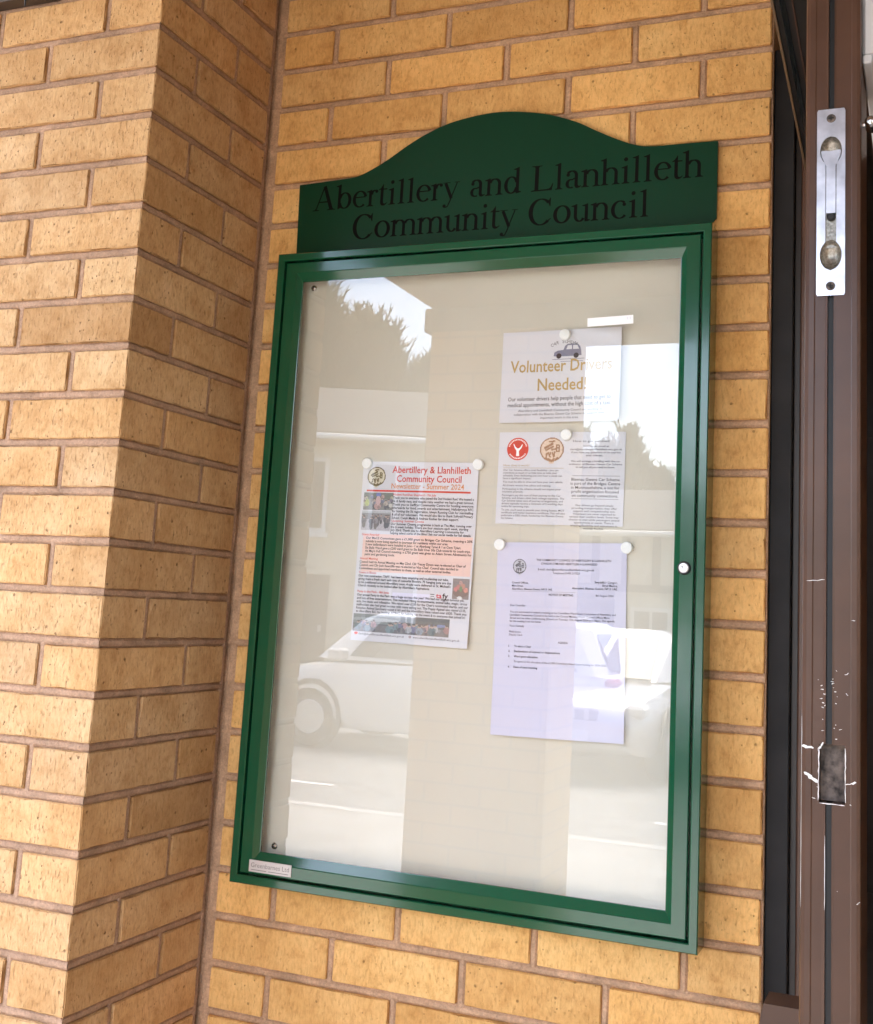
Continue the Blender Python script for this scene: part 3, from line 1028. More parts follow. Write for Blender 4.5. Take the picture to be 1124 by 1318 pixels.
PAL = [(.10, .13, .09), (.42, .46, .16), (.50, .30, .28), (.12, .14, .24), (.30, .30, .32), (.46, .46, .30), (.20, .16, .26), (.08, .08, .09), (.48, .40, .34)]
items = crowd(12, 16, .20, .72, PAL, .17) + [(.50, .12, .085, .12, (.10, .16, .50)), (.50, .45, .085, .26, (.62, .40, .40)), (.13, .58, .075, .20, (.46, .52, .14)), (.93, .72, .06, .12, (.66, .64, .58))]
nl.picture('photo_of_runners', .025, .176, .285, .274, 60, 36, blobs(2, lambda a, c: (.12, .14, .10) if c < .35 else (.20, .20, .19), items))
items = crowd(15, 13, .28, .50, [(.10, .10, .12), (.16, .14, .16), (.24, .22, .25), (.08, .08, .10)], .17)
nl.picture('photo_of_street_run', .018, .279, .275, .388, 60, 36, blobs(3, lambda a, c: (.50, .52, .55) if c < .12 else ((.24, .23, .24) if c < .45 else (.50, .47, .52)), items))
nl.panel('pink_box', .045, .408, .985, .620, M['pink'])
nl.panel('lilac_box', .34, .725, .66, .760, M['lilac'])


def para(p, part, mat, lines, u0, u1, v0, dv, size, last_frac=.8, bold=.020):
    for k, ln in enumerate(lines):
        e = u1
        if isinstance(ln, tuple): ln, fr = ln; e = u0 + (u1 - u0) * fr
        p.text(part, mat, ln, size, u0, v0 + k * dv, e, bold=bold)


HD = dict(bold=.014)
nl.text('heading_print', M['ink_red'], 'Hodeni Run/Dan Shepherd - 7th July', 5.2, .285, .190, .655, **HD)
para(nl, 'body_print', M['ink'], ['Thank you to everyone who joined the 2nd Hodeni Run! We hosted a', '5k & family race, and despite rainy weather we had a great turnout.', 'Thank you to Swffryd Community Centre for hosting everyone',
     'afterwards for food, awards and entertainment, Hafodyrynys RFC', 'for hosting the 5k registration, Islwyn Running Club for marshalling', '& all of our volunteers. We would also like to thank Sofrydd Primary', ('School, Cwtsh Media & Andrew Rosher for their support.', .83)], .283, .975, .2085, .0187, 5.6)
nl.text('heading_print', M['ink_red'], 'Upcoming: Summer Cinema', 5.2, .285, .337, .565, **HD)
para(nl, 'body_print', M['ink'], ['Our Summer Cinema programme is back at The Met, running over', ('the 6 week holiday. There are four sessions each week, starting', .96), ('July 23rd. Thank you to Abertillery Learning Community for', .91), 'helping select some of the films! See our social media for full details.'], .280, .970, .3545, .0170, 5.4)
nl.text('heading_print', M['ink_red'], 'Grants Awarded', 5.2, .030, .418, .185, **HD)
para(nl, 'body_print', M['ink'], ['Our MaCE Committee gave a £1,000 grant to Bridges Car Scheme, meaning a 20%', ('subsidy is now being applied to journeys for residents within our area.', .78), ('2 new defibrillators were installed in June - 1 at Aberbeeg Tyres & 1 at Cwm Tyleri.', .90),
     ('Six Bells Ward gave a £200 ward grant to Six Bells Over 50s Club towards its coach trips.', .99), "At May's Full Council meeting, a £750 grant was given to Adam Street Allotments for", ('paint and gardening tools.', .29)], .070, .985, .437, .0182, 5.4)
for k in (0, 2, 3, 4):
    nl.text('body_print', M['ink_red'], '-', 5, .045, .437 + k * .0182)
nl.text('heading_print', M['ink_red'], 'Annual Meeting', 5.2, .030, .552, .19, **HD)
para(nl, 'body_print', M['ink'], ['Council held its Annual Meeting on May 22nd. Cllr Tracey Dyson was re-elected as Chair of', ('Council, and Cllr Josh Rawcliffe was re-elected as Vice Chair. Council also decided to', .935), ('Committees and appointed members to these, as well as other external bodies.', .87)], .030, .945, .571, .0180, 5.4)
nl.text('heading_print', M['ink_red'], 'Towns in Bloom', 5.2, .030, .630, .185, **HD)
para(nl, 'body_print', M['ink'], [('Our new contractor, TAFY, has been busy emptying and re-planting our tubs,', .97), 'giving them a fresh start with lots of colourful flowers. 75 hanging pots are due', ("to be positioned around Abertillery soon. 4 tubs were delivered to St. Michael's", .995), ('Church recently to be looked after by Abertillery Aspirations.', .78)], .030, .835, .648, .0180, 5.4)
items = [(.5, .68, .46, .22, (.14, .06, .04)), (.35, .42, .12, .13, (.46, .12, .10)), (.62, .36, .13, .13, (.50, .18, .12)), (.5, .5, .10, .14, (.10, .20, .05)), (.2, .52, .11, .12, (.55, .10, .10)), (.8, .55, .13, .12, (.70, .22, .16)), (.45, .94, .16, .08, (.8, .8, .8)), (.48, .2, .1, .1, (.5, .25, .2))]
nl.picture('photo_of_flower_basket', .848, .632, .985, .742, 24, 28, blobs(4, lambda a, c: (.20, .15, .14), items))
nl.text('logo_print', M['tafyred'], 'ta', 11, .715, .742, .762, bold=.02)
nl.text('logo_print', M['ink'], 'fy', 11, .768, .742, .815, bold=.02)
nl.panel('grey_lines', .665, .722, .700, .726, M['ink_grey']); nl.panel('grey_lines', .668, .733, .698, .736, M['ink_grey'])
nl.text('heading_print', M['ink_red'], 'Party in the Park - 8th June', 5.2, .030, .735, .31, **HD)
para(nl, 'body_print', M['ink'], [('Our annual Party in the Park was a huge success this year! We had our biggest turnout yet,', .965), ('and lots of free entertainment. This included Viking re-enactments, animal talks, magic, circus', .99), "acts, live music and inflatables. We raised over £250 for the Chair's nominated charity, and our",
     ('stallholders also had great success with many selling out. The Poppy Appeal also raised £135,', .985), ('Rosedun Animal Sanctuary raised £165 and the Abertillery State raised over £620. Thank you', .99), ('to Abertillery BSC for hosting, ATBAG for helping run the event & to everyone that joined in!', .98)], .030, .985, .754, .0180, 5.4)
items = [(.20, .30, .30, .10, (.34, .36, .36)), (.62, .22, .012, .5, (.30, .30, .28)), (.56, .25, .010, .5, (.28, .28, .26))] + [(.90 + .03 * math.sin(q), .38 + .05 * q / 5, .02 + .018 * q, .06, (.16, .22, .44)) for q in range(6)]
for (x, y, rx, ry, c) in crowd(19, 30, .45, .72, [(.22, .30, .38), (.08, .14, .16), (.16, .24, .26), (.46, .26, .26), (.40, .40, .42), (.14, .12, .17), (.34, .16, .16), (.14, .14, .26)], .22):
    items.append((x, y, rx * .30, ry, c))
nl.picture('photo_of_park_party', .012, .852, .842, .948, 120, 30, blobs(5, lambda a, c: (.20, .22, .21) if a < .5 and c < .55 else ((.08, .09, .09) if c < .6 else (.16, .14, .14)), items))
nl.picture('red_mark', .028, .952, .062, .966, 10, 6, lambda a, c: (.75, .12, .06), lambda a, c: math.hypot((a - .5) / .5, (c - .5) / .5) < 1)
nl.text('footer_print', M['ink'], 'clerk@abertilleryandllanhilleth-wcc.gov.uk', 4.6, .068, .966, .47)
nl.text('footer_print', M['ink'], 'www.abertilleryandllanhilleth-wcc.gov.uk', 4.6, .545, .966, .935)
nl.picture('globe_mark', .508, .953, .530, .967, 8, 8, lambda a, c: (.4, .3, .3), lambda a, c: .3 < math.hypot((a - .5) / .5, (c - .5) / .5) < 1)

# ---- meeting letter
lt = Paper('meeting_letter', 'typed letter announcing a council meeting pinned at lower right', (.4968, 1.6600), .210, .297, math.radians(1.0), M['paper2'],
           lambda a, c: .0008 + .0075 * (c ** 2.2) * (1 - .35 * a) + .0014 * math.sin(a * 3.1) + .0007 * math.sin(c * 9 + a * 4) ** 2, cat='letter')
lt.picture('crest', .130, .088, .235, .172, 28, 32, crest_fn((.10, .10, .12), (.50, .50, .55), 6), crest_mask)
T = lambda body, size, u, v, u1=None, bold=.0, align='L', mat=None: lt.text('type_print', mat or M['ink'], body, size, u, v, u1, align, bold)
T('THE COMMUNITY COUNCIL OF ABERTILLERY & LLANHILLETH', 4.6, .315, .097, .885, .01)
T('CYNGOR CYMUNED ABERTYLERI A LLANHILEDD', 4.6, .352, .116, .782, .01)
T('E-mail: clerk@abertilleryandllanhilleth-wcc.gov.uk', 4.6, .328, .146, .760, .006)
T('Telephone 01495 217323', 4.6, .443, .164, .650)
for k, (s_, e) in enumerate((('Council Offices,', .255), ('Mitre Street,', .215), ('Abertillery, Blaenau Gwent, NP13 1AE.', .445))):
    T(s_, 4.4, .125, .217 + k * .0165, e, .014)
for k, (s_, e) in enumerate((("Swyddfa'r Cyngor,", .765), ('Stryd Meitre,', .822), ('Abertyleri, Blaenau Gwent, NP13 1AE.', .595))):
    T(s_, 4.4, e, .207 + k * .0165, .935, .012)
lt.panel('rule', .13, .2565, .62, .2573, M['ink_grey'])
T('NOTICE OF MEETING', 4.6, .418, .277, .605, .014)
T('8th August 2024', 4.4, .775, .275, .905)
T('Dear Councillor', 4.4, .117, .336, .238)
for k, (s_, e) in enumerate((('You are summoned to attend a meeting of the Cwmtillery Ward Grant Committee of Abertillery and', .925), ('Llanhilleth Community Council to be held in the Council Meeting Room, Council Offices Mitre', .880), ('Street and via video conferencing (Zoom) on Tuesday 13th August 2024 at 6.00pm. The agenda', .918), ('for the meeting is set out below.', .365))):
    T(s_, 4.3, .117, .370 + k * .0160, e, .006)
T('Yours faithfully', 4.2, .117, .443, .232)
T('Molly Jones,', 4.2, .117, .473, .210); T('Deputy Clerk', 4.2, .117, .489, .222)
T('AGENDA', 4.4, .498, .521, .572, .01)
for k, (v, s_, e) in enumerate(((.548, 'To elect a Chair', .292), (.574, 'Declarations of interest or dispensations', .515), (.600, 'Ward grant allocation', .345), (.655, 'Date of next meeting', .345))):
    T('%d.' % (k + 1), 4.4, .115, v, None, .014); T(s_, 4.4, .160, v, e, .016)
T('To agree on the allocation of the £1,000 Cwmtillery Ward Grant funding for 2024-2025.', 4.2, .160, .626, .868)

# ---- the two landscape leaflets
vl = Paper('volunteer_leaflet', 'volunteer drivers leaflet with gold heading, topmost on the board', (.4893, 2.0020), .200, .150, math.radians(.3), M['paper'],
           lambda a, c: .0008 + .0105 * (a ** 1.6) * (.55 + .45 * c) + .0035 * (1 - a) * c ** 2 + .0006 * math.sin(c * 16 + a * 2) * (.3 + a), cat='leaflet')
vl.text('heading_print', M['ink_gold'], 'Volunteer Drivers', 28, .075, .45, .932, bold=.014)
vl.text('heading_print', M['ink_gold'], 'Needed!', 28, .315, .655, .725, bold=.014)
V = lambda body, size, u, v, u1, bold=.006: vl.text('body_print', M['ink_grey'], body, size, u, v, u1, 'L', bold)
V('Our volunteer drivers help people that need to get to', 9.5, .068, .765, .930)
V('medical appointments, without the high cost of a taxi.', 9.5, .068, .83, .935)
V('Abertillery and Llanhilleth Community Council are working in', 5.2, .16, .885, .86, 0)
V('collaboration with the Blaenau Gwent Car Scheme to support their', 5.2, .125, .925, .885, 0)
V('important work in the area.', 5.2, .35, .965, .67, 0)
for k, ch in enumerate('CAR SCHEME'):
    a = (k - 4.5) / 4.5
    vl.text('arc_print', M['ink_grey'], ch, 7.5, .530 + a * .105, .145 + .035 * a * a, None, 'C')
b = MB()
carp = [(.44, .285), (.445, .245), (.475, .225), (.52, .22), (.535, .175), (.555, .155), (.64, .155), (.662, .19), (.67, .23), (.675, .285), (.64, .29), (.47, .29)]
b.add([(u, v, 0) for u, v in carp], [tuple(range(len(carp)))])
car_ = vl.part('car_drawing', b, M['ink_blue'])
b = MB()
for (u, v) in ((.485, .285), (.63, .285)):
    b.add([(u + .022 * math.cos(k * .524), v + .030 * math.sin(k * .524), .0001) for k in range(12)], [tuple(range(12))])
vl.part('wheel_drawing', b, M['ink'], .0003)
b = MB()
b.add([(.545, .215, 0), (.558, .172, 0), (.592, .172, 0), (.592, .215, 0)], [(0, 1, 2, 3)]); b.add([(.602, .215, 0), (.602, .172, 0), (.638, .172, 0), (.652, .215, 0)], [(0, 1, 2, 3)])
vl.part('window_drawing', b, M['paper'], .0004)
vl.panel('ground_line', .43, .318, .70, .324, M['ink_blue']); vl.panel('ground_line', .50, .345, .69, .350, M['ink_blue'])

lw = Paper('scheme_leaflet', 'car scheme leaflet with red and beige round emblems in its upper half', (.4912, 1.8372), .2085, .1475, math.radians(-.2), M['paper'],
           lambda a, c: .0007 + .0018 * math.sin(3.1 * a) * (.4 + .6 * c), cat='leaflet')
b = MB(); CXr, CYr, RR = .155, .185, .088
asp = lw.w / lw.h


def ring(r0, r1, a0, a1, n, e):
    vs = []; fs = []
    for k in range(n + 1):
        a = math.radians(a0 + (a1 - a0) * k / n)
        for r in (r0, r1): vs.append((CXr + r * math.cos(a), CYr + r * asp * math.sin(a), e))
    fs = [(2 * k, 2 * k + 1, 2 * k + 3, 2 * k + 2) for k in range(n)]
    return vs, fs


b.add(*ring(.0, RR, 0, 360, 36, 0)); disc = lw.part('red_emblem', b, M['ink_red'])
b = MB()
for k in range(15): b.add(*ring(.068, .078, 195 + k * 10.2, 201 + k * 10.2, 2, 0))
for k in range(12): b.add(*ring(.068, .078, 30 + k * 10.2, 36 + k * 10.2, 2, 0))
tp = [(-.012, .055), (.014, .055), (.010, .015), (.030, -.008), (.040, -.035), (.034, -.036), (.018, -.012), (.004, -.004), (-.004, -.006), (-.020, -.018), (-.032, -.040), (-.037, -.038), (-.026, -.008), (-.010, .014)]
b.add([(CXr + x, CYr + y * asp, 0) for x, y in tp], [tuple(range(len(tp)))])
lw.part('tree_mark', b, M['label'], .0004)
lw.picture('beige_crest', .335, .06, .525, .345, 36, 38, crest_fn((.36, .20, .12), (.72, .56, .44), 8), crest_mask)
S = lambda body, size, u, v, u1, bold=0.0, mat=None: lw.text('body_print', mat or M['ink_grey'], body, size, u, v, u1, 'L', bold)
S('How does it work?', 5.0, .045, .375, .255, 0, M['ink_gold'])
lw.panel('rule', .045, .390, .530, .394, M['ink_gold'])
yv = .425
for blk in ((('Our Car Scheme offers total flexibility - you can', .49), ('contribute as much or as little time as suits your', .48), ('schedule. Even dedicating just one hour a week can', .52), ('have a significant impact.', .275)),
            (('You must be able to drive and have your own vehicle.', .53),), (('All drivers receive free advice and training.', .435),),
            (('Participating in the scheme should not impact your', .515), ('insurance premium.', .215)),
            (('Passengers pay the cost of their journey to the Car', .515), ('Scheme, and drivers claim back mileage expenses. The', .545), ('Car Scheme takes care of journey arrangements, and', .535), ('drivers typically receive a minimum of 2 working days', .535), ('notice for upcoming trips.', .27)),
            (("To join, you'll need to provide your driving licence, MOT", .55), ('certificate and motor insurance certificate. You will also', .555), ('undertake a DBS check, funded by the Blaenau Gwent', .545), ('Car Scheme.', .145))):
    for (s_, e) in blk:
        S(s_, 4.2, .045, yv, e, .006); yv += .0300
    yv += .0085
C2 = lambda body, size, cu, v, wd, bold=.004, mat=None: lw.text('side_print', mat or M['ink_grey'], body, size, cu - wd / 2, v, cu + wd / 2, 'L', bold)
C2('How to get involved', 4.6, .735, .11, .28)
C2('Send us an email at', 4.2, .775, .165, .20); C2('clerk@abertilleryandllanhilleth-wcc.gov.uk', 4.2, .775, .198, .40); C2('if you have any questions or to express', 4.2, .775, .230, .38); C2('your interest.', 4.2, .765, .262, .13)
C2('We will arrange a briefing with the co-', 4.2, .775, .325, .38); C2('ordinator of Blaenau Gwent Car Scheme', 4.2, .775, .357, .41); C2('to tell you all you need to know.', 4.2, .775, .389, .30)
lw.panel('rule', .60, .47, .965, .473, M['ink_grey']); lw.panel('rule', .60, .715, .96, .718, M['ink_grey'])
for k, (s_, wd) in enumerate((('Blaenau Gwent Car Scheme', .37), ('is part of the Bridges Centre', .38), ('in Monmouthshire, a not for', .37), ('profit organisation focused', .36), ('on community connections.', .355))):
    C2(s_, 6.4, .780, .525 + k * .043, wd, .002)
for k, (s_, wd) in enumerate((('Our drivers go beyond simply', .29), ('providing transportation; they offer', .345), ('support and companionship too.', .32), ('Volunteers are never expected to', .325), ('exceed their comfort levels. Some may', .375), ('choose to wait while passengers attend', .385), ('appointments or events. There is', .30), ('amazing flexibility and enjoyment in', .355), ('entirely flexible.', .155))):
    C2(s_, 4.3, .780, .795 + k * .0305, wd, .004)


class PlateText:
    """the maker's plate takes type too"""
    w, h = .0782, .0185

    def part(s, name, b2, mats, lift=0):
        b2.v = [(.1068 + u * s.w, -D + .0006, 1.1345 - v * s.h) for u, v, e in b2.v]
        return b2.build(name, mats, plate)


pt = PlateText()
TEXT.append(dict(paper=pt, part='plate_print', mat=M['platetext'], body='Greenbarnes Ltd', size=.0105, u=.05, v=.60, u1=.95, align='L', bold=-.004))
b = MB()
for (ua, ub) in ((.06, .42), (.47, .94)):          # the small line under the name is too fine to read
    b.box(.1068 + ua * .0782, -D + .0006, 1.1190, .1068 + ub * .0782, -D + .0009, 1.1199)
b.build('plate_line', M['platetext'], plate)

# ---- white label strip stuck on the glass
ls = Paper('label_strip', 'blank-looking white label strip stuck on the glass above the leaflets', (.6385, 2.0135), .0735, .0138, math.radians(1.8), M['label'], lambda a, c: 0.0, y0=-.0404, nx=4, ny=2, cat='label')
ls.text('faint_print', M['lilac'], '11', 6, .87, .50, .94)
flush_text()

# ---- magnets
for (mx, mz, lab, lift) in ((.2569, 1.7861, 'white round magnet on the newsletter corner nearest the frame', .0150), (.4575, 1.7844, "white round magnet at the newsletter's heading end", .0150),
                            (.5015, 1.6564, "white round magnet on the typed letter's crest side", .0155), (.7074, 1.6569, 'white round magnet on the typed letter corner near the lock', .0155),
                            (.6048, 1.8316, 'white round magnet between the two stacked leaflets', .0170), (.5969, 1.9933, 'white round magnet at the top of the volunteer leaflet', .0185)):
    r = .0092
    b = MB(); b.lathe_y(mx, mz, [(r, -lift), (r, -lift - .0045), (r - .0012, -lift - .0060), (r * .6, -lift - .0064), (r * .1, -lift - .0065)], 30)
    o = b.build('magnet', M['magnet'], None, smooth=True)
    tag(o, lab, 'magnet', 'white magnets on the board')

# ------------------------------------------------------------------ open door leaf at the right
YE = -.60
EX0, EX1 = 1.024, 1.0775
door = thing('door_leaf', 'brown metal door standing open with its bolt edge to the viewer', 'door', (1.05, -.1, 0))
GX0, GX1 = 1.0462, 1.0518
ZT = 2.43


PX0, PX1, PZ0, PZ1 = 1.0405, 1.0635, 1.3935, 1.4460


def edge_strip(name, parts):
    """vertical extrusions of plan outlines: parts = [(outline, z0, z1)]"""
    b = MB()
    for prof, za, zb in parts:
        n = len(prof)
        b.add([(x, y, za) for x, y in prof] + [(x, y, zb) for x, y in prof],
              [(k, (k + 1) % n, n + (k + 1) % n, n + k) for k in range(n)] + [tuple(range(n)), tuple(range(2 * n - 1, n - 1, -1))])
    return b.build(name, M['doorbrown'], door)


LA = [(EX0, -.50), (EX0, YE + .004), (EX0 + .0012, YE + .001), (EX0 + .0045, YE), (1.0335, YE), (1.0345, YE + .0007)]
LB = LA + [(1.0435, YE + .0007), (GX0, YE + .0002), (GX0, -.50)]
LC = LA + [(PX0, YE + .0007), (PX0, -.50)]
RA = [(1.0680, YE + .0007), (1.0690, YE), (EX1 - .004, YE), (EX1 - .001, YE + .001), (EX1, YE + .004), (EX1, -.50)]
RB = [(GX1, -.50), (GX1, YE + .0002), (GX1 + .002, YE + .0007)] + RA
RC = [(PX1, -.50), (PX1, YE + .0007)] + RA
BX0, BX1, BZ0, BZ1 = 1.0355, 1.0625, 1.8735, 2.0665
LD = LA + [(BX0 + .002, YE + .0007), (BX0 + .002, -.50)]
RD = [(BX1 - .002, -.50), (BX1 - .002, YE + .0007)] + RA
CZ0, CZ1 = BZ0 + .003, BZ1 - .003
edge_strip('lock_stile', [(LB, .02, PZ0), (LC, PZ0, PZ1), (LB, PZ1, CZ0), (LD, CZ0, CZ1), (LB, CZ1, ZT)])
edge_strip('lock_stile', [(RB, .02, PZ0), (RC, PZ0, PZ1), (RB, PZ1, CZ0), (RD, CZ0, CZ1), (RB, CZ1, ZT)])
b = MB(); b.box(GX0 + .0002, YE + .0045, .02, GX1 - .0002, -.50, PZ0 - .0002); b.box(GX0 + .0002, YE + .0045, PZ1 + .0002, GX1 - .0002, -.50, CZ0 - .0002); b.box(GX0 + .0002, YE + .0045, CZ1 + .0002, GX1 - .0002, -.50, ZT)
b.build('weather_seal', M['black'], door)
b = MB(); b.box(GX1 + .006, -.50, .12, EX1 - .012, .32, ZT - .11); b.build('door_glass', M['glass'], door)
b = MB(); b.box(EX0, .32, .02, EX1, .396, ZT); b.build('hinge_stile', M['doorbrown'], door)
b = MB(); b.box(EX0, -.50, ZT - .11, EX1, .32, ZT); b.build('top_rail', M['doorbrown'], door)
b = MB(); b.box(EX0, -.50, .02, EX1, .32, .12); b.build('bottom_rail', M['doorbrown'], door)

# flush bolt let into the edge
BX0, BX1, BZ0, BZ1 = 1.0355, 1.0625, 1.8735, 2.0665
BCX = (BX0 + BX1) / 2
b = MB()


def keyhole_outline(grow=0.0):
    """outline of the recess: round cup above, slot, round cup below"""
    zc1, zc2, r, hw = BZ1 - .0440, BZ0 + .0410, .0103 + grow, .0052 + grow
    out = []
    for k in range(17):
        a = math.radians(-61 + (241 + 61) * k / 16)
        out.append((BCX + r * math.cos(a), zc1 + r * 1.45 * math.sin(a)))
    a0 = math.radians(119)
    for k in range(17):
        a = math.radians(119 + 302 * k / 16)
        out.append((BCX + r * math.cos(a), zc2 + r * 1.45 * math.sin(a)))
    return out


kh = keyhole_outline()
# plate with the recess cut out: ring of quads from the outer rounded rectangle to the recess
nk = len(kh)


def outer_pt(p):
    # push a recess point out to the plate's border
    x, z = p
    cz = max(BZ0 + .03, min(BZ1 - .03, z))
    dx, dz = x - BCX, z - (BZ0 + BZ1) / 2
    sx = ((BX1 - BX0) / 2) / max(1e-6, abs(dx)); sz = ((BZ1 - BZ0) / 2) / max(1e-6, abs(dz))
    return (BCX + math.copysign((BX1 - BX0) / 2, dx), z)


yp = YE - .0014
rows_l = sorted([p for p in kh if p[0] < BCX], key=lambda p: p[1]); rows_r = sorted([p for p in kh if p[0] >= BCX], key=lambda p: p[1])
zs = sorted(set([BZ0, BZ1] + [round(p[1], 5) for p in kh]))


def half_width(z):
    zc1, zc2, r, hw = BZ1 - .0440, BZ0 + .0410, .0103, .0052
    w = hw if zc2 < z < zc1 else 0
    for zc in (zc1, zc2):
        t = (z - zc) / (r * 1.45)
        if abs(t) < 1: w = max(w, r * math.sqrt(1 - t * t))
    return w


nz = 220
for k in range(nz):
    za, zb = BZ0 + (BZ1 - BZ0) * k / nz, BZ0 + (BZ1 - BZ0) * (k + 1) / nz
    wa, wb = half_width(za), half_width(zb)
    ca = .0022 * max(0, 1 - min(za - BZ0, BZ1 - za) / .0022) * .5; cb_ = .0022 * max(0, 1 - min(zb - BZ0, BZ1 - zb) / .0022) * .5
    for s_ in (-1, 1):
        hx = (BX1 - BX0) / 2
        b.add([(BCX + s_ * wa, yp, za), (BCX + s_ * (hx - ca), yp, za), (BCX + s_ * (hx - cb_), yp, zb), (BCX + s_ * wb, yp, zb),
               (BCX + s_ * (hx - ca), YE + .002, za), (BCX + s_ * (hx - cb_), YE + .002, zb), (BCX + s_ * wa, YE + .0045 * (1 if wa <= .00521 else .15), za), (BCX + s_ * wb, YE + .0045 * (1 if wb <= .00521 else .15), zb)],
              [(0, 1, 2, 3), (1, 4, 5, 2), (0, 3, 7, 6)])
bolt = b.build('flush_bolt', M['boltplate'], door)
b = MB()                                              # cups behind the recess
for zc in (BZ1 - .0440, BZ0 + .0410):
    vs = []; n = 20; rings = ((.0106, -.0002), (.0095, .0018), (.0070, .0034), (.0038, .0044), (.0004, .0048))
    for (r, dy) in rings:
        for k in range(n):
            a = 2 * math.pi * k / n
            vs.append((BCX + r * math.cos(a), yp + .0002 + dy * 2.0, zc + r * 1.45 * math.sin(a)))
    b.add(vs, [(j * n + k, j * n + (k + 1) % n, (j + 1) * n + (k + 1) % n, (j + 1) * n + k) for j in range(len(rings) - 1) for k in range(n)] + [tuple(range((len(rings) - 1) * n, len(rings) * n))])
b.box(BCX - .0058, YE + .0040, BZ0 + .05, BCX + .0058, YE + .0050, BZ1 - .053)
b.build('finger_cup', M['boltcup'], bolt, smooth=True)
b = MB()                                              # the sliding lever: paddle in the upper cup, bar down the slot
zc1 = BZ1 - .0440
lev = [(BCX - .0045, BZ0 + .0840), (BCX + .0045, BZ0 + .0840), (BCX + .0045, zc1 - .0150), (BCX + .0065, zc1 - .0115), (BCX + .0088, zc1 - .0060), (BCX + .0094, zc1 - .0010),
       (BCX + .0090, zc1 + .0004), (BCX, zc1 - .0004), (BCX - .0090, zc1 + .0004), (BCX - .0094, zc1 - .0010), (BCX - .0088, zc1 - .0060), (BCX - .0065, zc1 - .0115), (BCX - .0045, zc1 - .0150)]
b.prism_y(lev, YE - .0017, YE + .0020)
b.build('lever', M['boltplate'], bolt)
b = MB(); b.lathe_y(BCX, BZ0 + .0815, [(.0042, YE + .0042), (.0042, YE + .0008), (.003, YE - .0002)], 14); b.build('slot_stop', M['black'], bolt)
for zz in (BZ1 - .0100, BZ0 + .0095):
    b = MB(); b.lathe_y(BCX, zz, [(.0046, yp + .0002), (.0044, yp - .0005), (.0020, yp - .0008)], 16)
    s_ = b.build('screw', M['pocket'], bolt, smooth=True)
    b = MB(); b.box(BCX - .0026, yp - .0012, zz - .0006, BCX + .0026, yp - .0007, zz + .0006); b.box(BCX - .0006, yp - .0012, zz - .0026, BCX + .0006, yp - .0007, zz + .0026)
    b.build('screw_slot', M['black'], s_)

# lower mortise (old bolt pocket) with scraped metal round it
b = MB(); b.box(PX0 + .0002, YE + .016, PZ0 + .0002, PX1 - .0002, -.52, PZ1 - .0002)
pk = b.build('mortise_pocket', M['pocket'], door)
b = MB(); rnd = random.Random(21)


def streak(pts, w):
    n = len(pts)
    L_ = []; R_ = []
    for k, (x, z) in enumerate(pts):
        a, c = pts[max(k - 1, 0)], pts[min(k + 1, n - 1)]
        dx, dz = c[0] - a[0], c[1] - a[1]; l = math.hypot(dx, dz) or 1
        ww = w * rnd.uniform(.3, 1.0) * (1 if 0 < k < n - 1 else .4)
        L_.append((x - dz / l * ww, YE - .0006, z + dx / l * ww)); R_.append((x + dz / l * ww, YE - .0006, z - dx / l * ww))
    b.add(L_ + R_, [(k, k + 1, n + k + 1, n + k) for k in range(n - 1)])


def wig(x0, z0, x1, z1, n, a=.0005):
    return [(x0 + (x1 - x0) * k / n + rnd.uniform(-a, a), z0 + (z1 - z0) * k / n + rnd.uniform(-a, a)) for k in range(n + 1)]


streak(wig(PX0 - .0004, PZ0 + .002, PX0 - .0002, PZ1 - .004, 14, .0003), .0006)
streak(wig(PX1 + .0003, PZ0 + .002, PX1 + .0002, PZ1 - .002, 14, .0003), .0005)
streak(wig(PX0, PZ0 - .0002, PX1, PZ0 - .0003, 8, .0002), .0005)
streak(wig(PX0 - .001, PZ1 - .006, PX0 + .004, PZ1 + .0015, 6), .0010)
streak(wig(EX0 + .001, PZ1 - .003, PX0 - .005, PZ1 - .004, 6), .0022)
streak(wig(EX0 + .003, PZ0 + .026, PX0 - .0005, PZ0 + .018, 7), .0022)
streak(wig(PX1 + .0005, PZ0 + .018, PX1 + .010, PZ0 + .021, 6), .0010)
for k in range(22):
    z = PZ1 + rnd.uniform(.001, .07); x = GX0 - .0006 - abs(rnd.gauss(0, .002)) if k % 2 else GX1 + .0006 + abs(rnd.gauss(0, .003))
    streak(wig(x, z, x + rnd.uniform(-.003, .003), z + rnd.uniform(-.0008, .0008), 3, .0003), .0005)
for k in range(9):
    x = rnd.uniform(EX0 + .004, EX1 - .004); z = rnd.uniform(1.28, 1.62)
    streak(wig(x, z, x + rnd.uniform(-.004, .004), z + rnd.uniform(-.002, .003), 4, .0004), .0004)
streak(wig(EX0 + .004, 1.5955, GX0 - .001, 1.597, 5, .0004), .0004)
streak(wig(GX0 - .0002, 1.30, GX0 - .0002, 1.365, 10, .0001), .0003)
streak(wig(EX0 + .0010, 1.30, EX0 + .0010, 1.47, 12, .0001), .00018)
sc_ = b.build('scrapes', M['scrape'], door); sc_['kind'] = 'stuff'

